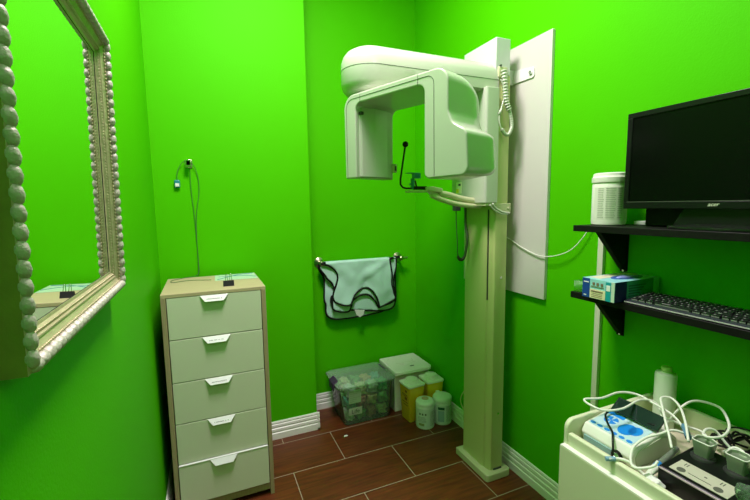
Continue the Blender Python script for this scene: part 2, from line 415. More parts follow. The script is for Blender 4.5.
# clamp and curved handles below the carriage
bm = BM(); box(bm, 1.342, 1.436, 1.588, 1.602, 1.432, 1.480); cyl_between(bm, (1.418, 1.589, 1.455), (1.418, 1.582, 1.455), .006, 12); obj('column_clamp', bm, PLAST2, t, bevel=.002)
obj('guide_loop', tube(BM(), [(1.297, 1.56, 1.480), (1.318, 1.56, 1.457), (1.36, 1.56, 1.437), (1.404, 1.56, 1.432)], .005, 10, smooth_sub=6), PLAST, t, smooth='all')
obj('guide_loop', tube(BM(), [(1.280, 1.56, 1.474), (1.305, 1.56, 1.450), (1.350, 1.56, 1.430), (1.392, 1.56, 1.427)], .004, 10, smooth_sub=6), PLAST, t, smooth='all')
# cable box and coiled cord hanging behind the carriage
obj('cable_plug', box(BM(), 1.224, 1.258, 1.765, 1.795, 1.444, 1.478), PRINTD, t, bevel=.003)
obj('hanging_cord', tube(BM(), [(1.238, 1.78, 1.45), (1.240, 1.78, 1.38), (1.246, 1.78, 1.30), (1.249, 1.78, 1.23), (1.252, 1.78, 1.20)], .0028, 8, smooth_sub=6), CABLED, t, smooth='all')
pts = spline([(1.252, 1.78, 1.20), (1.262, 1.78, 1.183), (1.283, 1.78, 1.182), (1.300, 1.78, 1.21), (1.312, 1.78, 1.29), (1.315, 1.80, 1.37), (1.312, 1.80, 1.46)], 22)
obj('hanging_cord', tube(BM(), pts, lambda q: .0075+.0022*math.sin(q*130*PI), 10), mat('cord_dark_green', (.045, .085, .03), .5), t, smooth='all')
# exposure switch on its coiled cord, in front of the column
bm = BM(); box(bm, 1.345, 1.398, 1.588, 1.602, 2.085, 2.135); hs = obj('switch_holder', bm, PLAST2, t, bevel=.003)
bm = BM(); cyl_between(bm, (1.354, 1.592, 2.138), (1.354, 1.584, 2.138), .005, 14); obj('switch_button', bm, LINE, hs)
pts = spline([(1.366, 1.578, 2.115), (1.372, 1.575, 2.04), (1.378, 1.572, 1.97), (1.402, 1.57, 1.915), (1.414, 1.57, 1.86), (1.398, 1.57, 1.818), (1.374, 1.57, 1.815), (1.352, 1.57, 1.838)], 26)
obj('coiled_cord', tube(BM(), pts, lambda q: (.0125 if q < .38 else .0085)+(.0030 if q < .38 else .0008)*math.sin(q*70*PI), 12), PLAST, t, smooth='all')
obj('switch_cord', tube(BM(), [(1.352, 1.572, 1.838), (1.340, 1.572, 1.87), (1.340, 1.572, 1.91), (1.354, 1.572, 1.95), (1.366, 1.572, 1.99), (1.360, 1.572, 2.04), (1.346, 1.576, 2.07)], .0035, 8, smooth_sub=8), PLAST, t, smooth='all')
obj('switch_tip', tube(BM(), [(1.336, 1.571, 1.905), (1.350, 1.571, 1.935)], .006, 10), PLAST, t, smooth='all')
# wall bracket of the column
bm = BM(); prism(bm, rpoly([(1.70, 2.082), (1.70, 2.150), (1.513, 2.128), (1.513, 2.078)], [0, 0, .012, .012]), 1.491, 1.4965, 'x'); box(bm, 1.42, 1.4965, 1.655, 1.70, 2.078, 2.150)
wbk = obj('wall_bracket', bm, mat('bracket_cream', (.74, .75, .70), .4), t, bevel=.0015)
bm = BM(); cyl_between(bm, (1.491, 1.532, 2.104), (1.484, 1.532, 2.104), .010, 6); obj('bolt', bm, CHROME, wbk)

# white board on the wall, the thin cable sagging over it
b = obj('wall_board', box(BM(), 1.4972, XR, 1.415, 2.064, 1.010, 2.262), BOARD, bevel=.002); tag(b, 'tall white rectangular board on the green wall behind the x-ray column', 'board')
b = obj('cable', tube(BM(), [(1.435, 1.735, 1.318), (1.489, 1.68, 1.300), (1.489, 1.574, 1.260), (1.489, 1.50, 1.236), (1.488, 1.43, 1.224), (1.489, 1.35, 1.234), (1.492, 1.27, 1.268), (1.497, 1.215, 1.325), (1.500, 1.175, 1.385), (1.500, 1.13, 1.410), (1.495, 1.08, 1.398)], .0022, 8, smooth_sub=8), CABLE, smooth='all'); tag(b, 'thin white cable sagging from the x-ray column to the upper shelf', 'cable')
b = obj('cable_duct', box(BM(), 1.497, XR, 1.117, 1.141, .116, 1.371), mat('duct_cream', (.66, .70, .52), .4), bevel=.002); tag(b, 'narrow white vertical cable duct on the right wall below the shelves', 'cable duct')
b = obj('cable', tube(BM(), [(1.494, 1.965, .33), (1.490, 2.02, .29), (1.488, 2.062, .23), (1.487, 2.066, .18), (1.489, 2.02, .13), (1.484, 1.96, .06), (1.48, 1.93, .01)], .004, 8, smooth_sub=8), mat('cord_cream', (.7, .66, .35), .4), smooth='all'); tag(b, 'short cream cord looping down behind the foot of the x-ray column', 'cord')

# ------------------------------------------------------------ chest of drawers
CX0, CX1, CY0, CY1, CH = -.197, .260, 1.972, 2.418, 1.095
t = thing('chest_of_drawers', 'tall narrow chest with five pale drawers and light oak frame', 'chest of drawers', (.03, 2.195, 0))
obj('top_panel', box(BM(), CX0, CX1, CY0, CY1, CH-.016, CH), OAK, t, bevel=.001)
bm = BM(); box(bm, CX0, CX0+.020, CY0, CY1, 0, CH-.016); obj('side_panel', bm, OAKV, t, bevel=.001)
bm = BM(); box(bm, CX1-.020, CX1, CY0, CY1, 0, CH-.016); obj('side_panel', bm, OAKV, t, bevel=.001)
obj('back_panel', box(BM(), CX0+.020, CX1-.020, CY1-.008, CY1-.002, .03, CH-.016), OAKV, t)
obj('bottom_rail', box(BM(), CX0+.020, CX1-.020, CY0+.006, CY0+.024, .028, .066), OAKV, t)
DZ = [(.883, 1.077), (.679, .879), (.478, .675), (.279, .474), (.071, .273)]
for k, (z0, z1) in enumerate(DZ):
    out = .004 if k == 4 else 0
    d = obj('drawer', box(BM(), CX0+.0235, CX1-.0235, CY0+.001-out*2, CY0+.018, z0, z1), DWHITE, t, bevel=.0015)
    bm = BM(); box(bm, CX0+.030, CX1-.030, CY0+.018, CY1-.03, z0+.02, z1-.03); obj('drawer_box', bm, mat('drawer_box_white', (.6, .6, .56), .6), d)
    # folded trapezoid tab handle hooked over the top edge
    zz = z1-.001; y0 = CY0-out*2; hx = .026
    bm = BM()
    A = [(hx-.062, y0-.001, zz), (hx+.062, y0-.001, zz), (hx+.040, y0-.017, zz-.026), (hx-.040, y0-.017, zz-.026)]
    F = [bm.verts.new(p) for p in A]; G = [bm.verts.new((p[0], p[1]+.0022, p[2]+.0002)) for p in A]
    bm.faces.new(F); bm.faces.new(G[::-1])
    for i in range(4): bm.faces.new((F[i], F[(i+1) % 4], G[(i+1) % 4], G[i]))
    if k == 4:
        box(bm, CX0+.026, CX1-.026, y0-.001, y0+.010, z1-.0005, z1+.0025)
    h = obj('handle', bm, HWHITE, d)
    if k < 4:
        bm = BM(); rnd = random.Random(k); ez = Vector((0, -.016, -.026)).normalized(); nrm = Vector((0, -.026, .016)).normalized()
        for row, (x0, x1) in enumerate([(-.033, .030)]):
            x = x0
            while x < x1:
                wd = rnd.choice([.0025, .004, .003])
                o_ = Vector((hx, y0-.001, zz))+ez*(.018)+nrm*.0005; q = frame(o_, (1, 0, 0), ez, nrm)
                box(bm, x, x+wd, -.0022*rnd.uniform(.6, 1), .0022, 0, .0004, q); x += wd+.0016 if rnd.random() > .15 else wd+.006
        obj('handle_print', bm, PRINT, h)
bm = BM(); box(bm, CX1, CX1+.003, 2.05, 2.07, .97, 1.0); obj('side_catch', bm, CHROME, t)

# things on the chest
b = obj('binder_clip', prism(BM(), [(2.052, 1.0955), (2.086, 1.0955), (2.068, 1.1215), (2.062, 1.1215)], .072, .122, 'x'), BLKM)
tag(b, 'black binder clip with chrome wire handles on top of the drawer chest', 'binder clip')
for x in (.088, .108):
    obj('wire_handle', tube(BM(), [(x-.006, 2.067, 1.112), (x-.004, 2.074, 1.132), (x-.003, 2.077, 1.150), (x, 2.078, 1.153), (x+.003, 2.077, 1.150), (x+.004, 2.074, 1.132), (x+.006, 2.067, 1.112)], .0016, 6), CHROME, b, smooth='all')
bm = BM(); prism(bm, [(.042, 2.405), (.254, 2.405), (.256, 2.215), (.038, 2.235)], CH+.0006, CH+.0022)
sl = obj('plastic_sleeve', bm, mat('mint_clear_sleeve', (.52, .72, .52), .3)); tag(sl, 'thin pale mint plastic sleeve lying on the back of the drawer chest', 'plastic sleeve')
obj('printed_line', tube(BM(), [(.05, 2.25, CH+.0026), (.10, 2.31, CH+.0026), (.17, 2.37, CH+.0026), (.245, 2.385, CH+.0026)], .0022, 6, smooth_sub=6), TEALP, sl)
obj('printed_line', tube(BM(), [(.06, 2.34, CH+.0026), (.13, 2.34, CH+.0026), (.20, 2.32, CH+.0026), (.252, 2.27, CH+.0026)], .0018, 6, smooth_sub=6), TEALP, sl)

# hook on the wall with the sensor cable
t = thing('wall_hook', 'small square nickel hook on the green wall above the drawer chest', 'hook', (-.058, YS, 1.70))
bm = BM(); box(bm, -.076, -.038, YS-.006, YS, 1.702, 1.746); obj('hook_plate', bm, BRASS, t, bevel=.002)
bm = BM(); box(bm, -.069, -.047, YS-.040, YS-.006, 1.712, 1.738); prism(bm, [(YS-.04, 1.70), (YS-.04, 1.744), (YS-.030, 1.738), (YS-.030, 1.708)], -.071, -.045, 'x'); obj('hook_peg', bm, CHROME, t, bevel=.002)
t = thing('sensor_cable', 'thin green-grey cable looped over the wall hook with a small teal sensor', 'cable', (-.06, YS-.014, 1.20))
obj('cord', tube(BM(), [(-.120, YS-.012, 1.632), (-.116, YS-.012, 1.675), (-.098, YS-.014, 1.715), (-.078, YS-.020, 1.735), (-.06, YS-.026, 1.740), (-.040, YS-.018, 1.725), (-.022, YS-.010, 1.690), (-.012, YS-.006, 1.63), (-.014, YS-.006, 1.56), (-.028, YS-.006, 1.48), (-.037, YS-.006, 1.40), (-.040, YS-.006, 1.30), (-.040, YS-.008, 1.20), (-.042, YS-.016, 1.115), (-.06, YS-.034, 1.099), (-.12, YS-.08, 1.099), (-.17, YS-.13, 1.099), (-.165, YS-.20, 1.099), (-.09, YS-.17, 1.099), (.02, YS-.21, 1.099)], .0016, 7, smooth_sub=7), CABLED, t, smooth='all')
obj('cord', tube(BM(), [(-.052, YS-.024, 1.710), (-.053, YS-.012, 1.66), (-.053, YS-.007, 1.58), (-.047, YS-.007, 1.48), (-.043, YS-.007, 1.40), (-.041, YS-.007, 1.30), (-.039, YS-.007, 1.20), (-.038, YS-.010, 1.112)], .0015, 7, smooth_sub=7), CABLED, t, smooth='all')
sn = obj('sensor', box(BM(), -.134, -.106, YS-.018, YS-.004, 1.592, 1.634), TEALP, t, bevel=.005, seg=3)
obj('sensor_face', box(BM(), -.130, -.110, YS-.0195, YS-.017, 1.598, 1.616), PAPER, sn, bevel=.001)

# ------------------------------------------------------------ mirror (leans out a little at the top)
MY0, MY1, MZ0, MZ1 = .597, 1.222, 1.278, 1.900
ML = math.radians(0.9)
t = thing('wall_mirror', 'large rectangular mirror in a carved champagne gold frame on the left wall', 'mirror', (XL+.003, (MY0+MY1)/2, MZ0))
t.rotation_euler = (0, ML, 0)
def mbuild(name, bm, m, par=None, **k):  # local: x out of wall, y along wall, z up, origin bottom centre of the back
    return obj(name, bm, m, par or t, world=False, **k)
HWD = (MY1-MY0)/2; HH = MZ1-MZ0
obj('back_board', box(BM(), .001, .008, -HWD+.01, HWD-.01, .01, HH-.01), BLKM, t, world=False)
FWD = .084
mbuild('mirror_glass', box(BM(), .006, .0085, -HWD+.04, HWD-.04, .04, HH-.04), MIRROR)
FP = [(0, 0), (0, .027), (.003, .029), (.011, .030), (.0125, .028), (.0135, .026), (.0165, .0265), (.018, .0245), (.028, .0175), (.029, .0195), (.032, .0195), (.0335, .0155), (.036, .0165), (.039, .0155), (.041, .0115), (.045, .0105), (.046, .0095), (.046, .006)]  # (distance inwards, height)
def frame_ring(prof, m):
    bm = BM(); cor = [(-HWD, 0, 1, 1), (HWD, 0, -1, 1), (HWD, HH, -1, -1), (-HWD, HH, 1, -1)]
    R = [[bm.verts.new((h, y+sy*d, z+sz*d)) for d, h in prof] for y, z, sy, sz in cor]
    for i in range(4):
        a = R[i]; b = R[(i+1) % 4]
        for k in range(len(prof)-1):
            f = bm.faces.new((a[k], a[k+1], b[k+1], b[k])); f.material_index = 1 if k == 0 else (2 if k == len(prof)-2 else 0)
    return bm
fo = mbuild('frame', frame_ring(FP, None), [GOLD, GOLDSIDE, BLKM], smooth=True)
def beads(n0, z_or_y, fn):
    pass
# carved gadroons on the outer edge, pearl row and inner rope
def edge_run(spacing, d, hgt, r, twist, m, name):
    bm = BM()
    for side in range(4):
        ln = (2*HWD if side in (0, 2) else HH)-2*d; n = max(1, round(ln/spacing)); st = ln/n
        for i in range(n):
            a = d+(i+.5)*st
            if side == 0: c = (hgt, -HWD+a, d); ax = 0
            elif side == 1: c = (hgt, HWD-d, a); ax = 1
            elif side == 2: c = (hgt, -HWD+a, HH-d); ax = 2
            else: c = (hgt, -HWD+d, a); ax = 3
            rx, rl, rw = r
            M = Matrix.Rotation(twist*(1 if side in (0, 3) else -1), 4, 'X')
            if side in (0, 2): ell(bm, c, (rx, rl, rw), 2, M)
            else: ell(bm, c, (rx, rw, rl), 2, M)
    return mbuild(name, bm, m, fo, smooth='all')
edge_run(.0226, .0082, .0290, (.0092, .0148, .0095), .15, SILV, 'carved_edge')
edge_run(.0085, .0185, .0255, (.0020, .0030, .0020), .0, GOLD, 'bead_row')
edge_run(.0070, .0375, .0160, (.0016, .0026, .0016), .0, GOLD, 'inner_bead_row')

# ------------------------------------------------------------ towel bar and lead apron
BY, BZ = 2.650, 1.083
t = thing('towel_bar', 'brushed nickel towel bar on the recessed wall holding the mint apron', 'towel bar', (1.0, YB, BZ))
obj('bar', tube(BM(), [(.722, BY, BZ), (1.405, BY, BZ)], .009, 16), BRASS, t, smooth=True)
for x in (.735, 1.352):
    bm = BM(); M = frame((x, YB, BZ), (1, 0, 0), (0, 0, 1), (0, -1, 0))
    lathe(bm, [(.036, 0), (.036, .006), (.026, .012), (.012, .018), (.011, .050), (.017, .058), (.020, .070), (.017, .082), (.010, .088), (0, .089)], (0, 0, 0), 24, M)
    obj('mount', bm, BRASS, t, smooth=True)
ap = thing('lead_apron', 'mint green x-ray apron with black piping folded over the towel bar', 'apron', (1.03, BY, .67))
def sheet(name, outline, y, amp, seed, thick=.004, par=None, fold=None):
    o = spline([(x, 0, z) for x, z in outline], 5, True) if False else None
    P = [Vector((x, z)) for x, z in outline]
    # smooth outline with Catmull-Rom except at the straight top
    sm = [Vector((p.x, p.z)) for p in spline([(x, 0, z) for x, z in outline], 5, True)]
    x0, x1 = min(p.x for p in sm), max(p.x for p in sm); z0, z1 = min(p.y for p in sm), max(p.y for p in sm)
    def inside(q):
        c = False; n = len(sm)
        for i in range(n):
            a, b_ = sm[i], sm[i-1]
            if (a.y > q.y) != (b_.y > q.y) and q.x < (b_.x-a.x)*(q.y-a.y)/(b_.y-a.y)+a.x: c = not c
        return c
    ins = []
    nx = int((x1-x0)/.014); nz = int((z1-z0)/.014)
    for i in range(1, nx):
        for j in range(1, nz):
            q = Vector((x0+(x1-x0)*i/nx, z0+(z1-z0)*j/nz))
            if inside(q) and min((q-s).length for s in sm) > .007: ins.append(q)
    n = len(sm)
    vs, es, fs, *_ = delaunay_2d_cdt(sm+ins, [(i, (i+1) % n) for i in range(n)], [], 1, 1e-5)
    def yy(x, z):
        d = noise.noise(Vector((x*7+seed, z*4, seed)))*amp+noise.noise(Vector((x*16, z*12+seed, 3)))*amp*.35
        if fold: d += fold(x, z)
        k = min(1, max(0, (BZ+.008-z)/.05))
        return y-d*k
    def curl(x, z):
        top = BZ+.0095; 
        return Vector((x, yy(x, z), min(z, top)))
    bm = BM(); F = [bm.verts.new(curl(v.x, v.y)) for v in vs]
    for f in fs:
        try: bm.faces.new([F[i] for i in f])
        except Exception: pass
    bmesh.ops.recalc_face_normals(bm, faces=bm.faces[:])
    ob = obj(name, bm, APRON, par or ap, smooth='all')
    md = ob.modifiers.new('thick', 'SOLIDIFY'); md.thickness = thick; md.offset = 0
    pb = BM(); tube(pb, [curl(p.x, p.y)+Vector((0, -.0008, 0)) for p in sm[:-4]], .0066, 8)
    obj('piping', pb, BLKM, ob, smooth='all')
    return ob
TZ = BZ+.0085
front = [(.757, TZ), (.776, 1.072), (.808, 1.049), (.838, 1.012), (.846, .975), (.836, .935), (.816, .884), (.808, .838), (.822, .806), (.860, .783), (.905, .773), (.932, .779), (.946, .800), (.972, .845), (1.012, .875), (1.066, .883), (1.108, .855), (1.138, .800), (1.158, .738), (1.168, .733), (1.284, .776), (1.278, .830), (1.264, .890), (1.264, .96), (1.256, 1.02), (1.248, TZ-.01), (1.244, TZ)]
back = [(.753, TZ), (.756, .968), (.750, .830), (.762, .785), (.762, .730), (.784, .690), (.838, .669), (.92, .664), (1.009, .667), (1.17, .680), (1.225, .692), (1.284, .716), (1.308, .765), (1.311, .86), (1.309, .949), (1.310, 1.009), (1.312, TZ-.01), (1.306, TZ)]
mid = [(.756, TZ), (.762, .990), (.800, .945), (.818, .895), (.806, .835), (.803, .770), (.820, .742), (.870, .726), (.922, .722), (.942, .752), (.960, .800), (1.013, .832), (1.076, .830), (1.123, .788), (1.155, .735), (1.175, .728), (1.290, .766), (1.286, .84), (1.284, .90), (1.288, .95), (1.306, 1.01), (1.308, TZ-.01), (1.302, TZ)]
hem = [(.806, .85), (.806, .778), (.868, .736), (.935, .731), (1.05, .714), (1.154, .699), (1.252, .697), (1.298, .735), (1.300, .85), (1.20, .93), (.92, .93)]
sheet('back_panel', back, BY+.022, .012, 1.3)
sheet('lower_panel', hem, BY+.006, .003, 5.1, par=ap)
sheet('middle_panel', mid, BY-.006, .006, 2.2)
def diag(x, z):
    s = (x-.757)*.62-(z-.85); 
    return .012*math.exp(-((s-.06)/.03)**2)*max(0, min(1, (x-.95)/.2))+.006*math.sin((x+z)*34)*.4
sheet('front_panel', front, BY-.020, .022, 3.7, fold=diag)
bm = BM()
for k in range(0, 1): pass
ring = [(BY+.022*math.cos(a), BZ+.010*math.sin(a)+.0) for a in [PI*i/10 for i in range(11)]]
rows = []
for q in range(25):
    x = .757+(1.246-.757)*q/24
    rows.append([bm.verts.new((x, BY-.001+.021*math.cos(PI*i/10), BZ+.008+.006*math.sin(PI*i/10))) for i in range(11)])
for a, b_ in zip(rows, rows[1:]):
    for i in range(10): bm.faces.new((a[i], a[i+1], b_[i+1], b_[i]))
o = obj('top_fold', bm, APRON, ap, smooth='all'); md = o.modifiers.new('thick', 'SOLIDIFY'); md.thickness = .004
obj('care_tag', prism(BM(), [(.964, .734), (1.042, .722), (1.034, .690), (1.006, .672), (.979, .694)], BY-.016, BY-.0145, 'y'), PAPER, ap)

# ------------------------------------------------------------ storage tub with its contents
CLEAR = plastic_clear('clear_tub_plastic', (.90, 1, .90), .10, .12)
CLEARL = plastic_clear('clear_lid_plastic', (.86, 1, .90), .30, .15)
t = thing('storage_tub', 'clear plastic storage tub with lid and purple latches filled with packets', 'storage tub', (.966, 2.562, 0))
def tub_shell(b0, b1, z0, z1, th):
    bm = BM()
    def ring(x0, x1, y0, y1, z, r): return [bm.verts.new((p[0], p[1], z)) for p in rpoly([(x0, y0), (x1, y0), (x1, y1), (x0, y1)], r, 5)]
    O0 = ring(*b0, z0, .03); O1 = ring(*b1, z1, .03)
    I1 = ring(b1[0]+th, b1[1]-th, b1[2]+th, b1[3]-th, z1, .028); I0 = ring(b0[0]+th, b0[1]-th, b0[2]+th, b0[3]-th, z0+th, .028)
    n = len(O0)
    for a, b_ in ((O0, O1), (O1, I1), (I1, I0)):
        for i in range(n): bm.faces.new((a[i], a[(i+1) % n], b_[(i+1) % n], b_[i]))
    bm.faces.new(O0[::-1]); bm.faces.new(I0)
    return bm
TB0 = (.800, 1.140, 2.412, 2.660); TB1 = (.762, 1.158, 2.394, 2.682)
obj('tub_body', tub_shell(TB0, TB1, .001, .276, .003), CLEAR, t, smooth=True)
bm = BM(); rings = []
for z, ins in ((.270, .004), (.270, -.006), (.284, -.008), (.291, 0), (.297, .012), (.304, .035), (.308, .08)):
    rings.append([bm.verts.new((p[0], p[1], z)) for p in rpoly([(TB1[0]-.010+ins, TB1[2]-.006+ins), (TB1[1]+.010-ins, TB1[2]-.006+ins), (TB1[1]+.010-ins, TB1[3]+.006-ins), (TB1[0]-.010+ins, TB1[3]+.006-ins)], .04, 6)])
for a, b_ in zip(rings, rings[1:]):
    for i in range(len(a)): bm.faces.new((a[i], a[(i+1) % len(a)], b_[(i+1) % len(a)], b_[i]))
bm.faces.new(rings[-1]); obj('lid', bm, CLEARL, t, smooth=True)
for x, s in ((TB1[0]-.012, -1), (TB1[1]-.002, 1)):
    q = -s; bm = BM(); prism(bm, [(x-q*.014, .284), (x+q*.012, .304), (x+q*.022, .306), (x+q*.022, .298), (x-q*.002, .276), (x-q*.006, .240), (x-q*.015, .240)], (2.46 if s < 0 else 2.52), (2.56 if s < 0 else 2.62), 'y'); obj('latch', bm, PURPLE, t, bevel=.003)
# front labels follow the slope of the tub wall
def fy(z): return TB0[2]+(TB1[2]-TB0[2])*(z/.276)
def flab(x0, x1, z0, z1, d=.0012):
    bm = BM(); A = [bm.verts.new((x, fy(z)-dd, z)) for dd in (.0004, .0004+d) for x, z in ((x0, z0), (x1, z0), (x1, z1), (x0, z1))]
    for q in ((0, 1, 2, 3), (7, 6, 5, 4), (0, 4, 5, 1), (1, 5, 6, 2), (2, 6, 7, 3), (3, 7, 4, 0)): bm.faces.new([A[i] for i in q])
    return bm
l1 = obj('paper_label', flab(.824, .912, .156, .250), mat('faded_green_paper', (.34, .50, .28), .7), t)
bm = BM()
for k in range(6):
    z = .240-k*.014; x1 = .902-.02*((k*7) % 3); A = flab(.831, x1, z-.0015, z, .002); me = bpy.data.meshes.new('x'); A.to_mesh(me); bm.from_mesh(me); bpy.data.meshes.remove(me); A.free()
obj('label_print', bm, mat('green_print', (.16, .25, .13), .7), l1)
l2 = obj('logo_label', flab(.824, .920, .070, .122), mat('logo_cream', (.42, .52, .34), .7), t)
text_mesh('label_text', 'Life', .042, frame((.873, fy(.095)-.0022, .095), (1, 0, 0), (0, (TB1[2]-TB0[2])/.276, 1), (0, -1, 0)), mat('green_black_print', (.06, .10, .05), .7), l2)
# packets inside
PK = [(.14, .38, .12), (.04, .34, .14), (.52, .40, .18), (.62, .56, .34), (.52, .20, .16), (.08, .36, .30), (.42, .52, .42), (.26, .18, .09), (.8, .82, .7)]
protos = []
for k, c in enumerate(PK):
    bm = BM(); bmesh.ops.create_icosphere(bm, subdivisions=4, radius=1)
    for v in bm.verts:
        d = noise.noise(v.co*1.6+Vector((k*5, 0, 0)))*.35+noise.noise(v.co*4+Vector((0, k*3, 0)))*.22+abs(noise.noise(v.co*7))*.12
        v.co = v.co/max(abs(v.co.x), abs(v.co.y), abs(v.co.z))**.75
        v.co *= .80+d*.75
    me = bpy.data.meshes.new('packet'); bm.to_mesh(me); bm.free()
    for p in me.polygons: p.use_smooth = True
    me.materials.append(mat('packet_%d' % k, c, .3, coat=.3, var=.75, vscale=2.2)); protos.append(me)
PNAMES = {0: 'dark green', 1: 'deep green', 2: 'tan brown', 3: 'beige', 4: 'dull pink', 5: 'teal green', 6: 'grey green', 7: 'dark brown', 8: 'pale cream'}
order = [8, 0, 4, 3, 1, 2, 2, 7, 5, 4, 2, 0, 0, 5, 6, 7, 8, 3, 6, 1, 3, 0, 2, 5]
kk = 0
for lz in range(3):
    for ly in range(2):
        for lx in range(4):
            o = bpy.data.objects.new('packet', protos[order[kk]]); COL.objects.link(o)
            o.location = (.853+lx*.080+.004*(lz-1), 2.478+ly*.114, .048+lz*.084)
            o.scale = (.040, .052, .042); o.rotation_euler = (PI*(kk % 3), PI*(kk % 2), 0)
            tag(o, 'crumpled packet of supplies inside the clear storage tub', 'packet', 'packets in the storage tub'); kk += 1

# ------------------------------------------------------------ white lidded box in the corner
t = thing('lidded_box', 'cream white square box with embossed lid standing in the room corner', 'box', (1.33, 2.57, 0))
obj('box_body', box(BM(), 1.186, 1.468, 2.440, 2.695, 0, .274), mat('cream_bin', (.80, .82, .70), .4), t, bevel=.004, seg=3)
bm = BM()
for x in (1.200,): box(bm, 1.1835, 1.1862, 2.448, 2.454, .004, .262)
obj('box_groove', bm, LINE, t)
ld = obj('box_lid', prism(BM(), rpoly([(1.180, 2.408), (1.480, 2.408), (1.480, 2.700), (1.180, 2.700)], [.012, .03, .012, .012]), .278, .306), CREAMP, t, bevel=.006, seg=3)
bm = BM(); box(bm, 1.190, 1.466, 2.436, 2.694, .272, .2785); obj('lid_gap', bm, LINE, t)
for pts in ([(1.255, 2.56), (1.285, 2.545), (1.32, 2.555), (1.36, 2.548), (1.40, 2.565), (1.405, 2.60)], [(1.27, 2.53), (1.31, 2.52), (1.36, 2.525), (1.41, 2.54)], [(1.225, 2.64), (1.24, 2.65)], [(1.34, 2.66), (1.352, 2.662)]):
    obj('lid_embossing', tube(BM(), [(x, y, .3060) for x, y in pts], .0022, 6, smooth_sub=5), mat('lid_shade', (.58, .62, .47), .5), ld)
obj('lid_hole', lathe(BM(), [(.019, .3055), (.019, .3067)], (1.345, 2.475, 0), 20, sy=.45), LINE, ld)

# ------------------------------------------------------------ two yellow sharps containers
def sharps(label, cx, cy, rz, front):
    t = thing('sharps_container', label, 'sharps container', (cx, cy, 0), rz, 'yellow sharps containers')
    bm = BM(); R = []
    for z, h in ((0, .050), (.006, .053), (.24, .063), (.246, .065)):
        R.append([bm.verts.new((p[0], p[1], z)) for p in rpoly([(-h, -h), (h, -h), (h, h), (-h, h)], .010, 4)])
    for a, b_ in zip(R, R[1:]):
        for i in range(len(a)): bm.faces.new((a[i], a[(i+1) % len(a)], b_[(i+1) % len(a)], b_[i]))
    bm.faces.new(R[0][::-1]); bm.faces.new(R[-1]); obj('container_body', bm, YEL, t, world=False, smooth=True)
    l = obj('container_lid', prism(BM(), rpoly([(-.069, -.069), (.069, -.069), (.069, .069), (-.069, .069)], .016), .246, .262), CREAMP, t, world=False, bevel=.005, seg=3)
    bm = BM(); lathe(bm, [(.052, .262), (.051, .268), (.046, .270), (.046, .276), (.042, .278), (.041, .285), (.036, .288), (0, .289)], (0, .003, 0), 28)
    obj('lid_cap', bm, CREAMP, l, world=False, smooth=True)
    bm = BM()
    if front:
        # biohazard style print on the left face
        for z0, z1, a, b_ in ((.205, .222, -.030, -.008), (.185, .190, -.035, .03), (.175, .179, -.035, .03), (.150, .170, -.03, .0), (.130, .136, -.035, .03), (.112, .118, -.035, .02)):
            x = -.0532-(z0+z1)/2*.010/.24-.0002
            box(bm, x-.0006, x, a, b_, z0, z1)
        obj('hazard_print', bm, mat('sharps_print', (.28, .12, .01), .6), t, world=False)
    else: bm.free()
sharps('yellow sharps container with cream lid, the front left one with brown print', 1.262, 2.324, .10, True)
sharps('yellow sharps container with cream lid, right one against the wall', 1.420, 2.330, -.03, False)

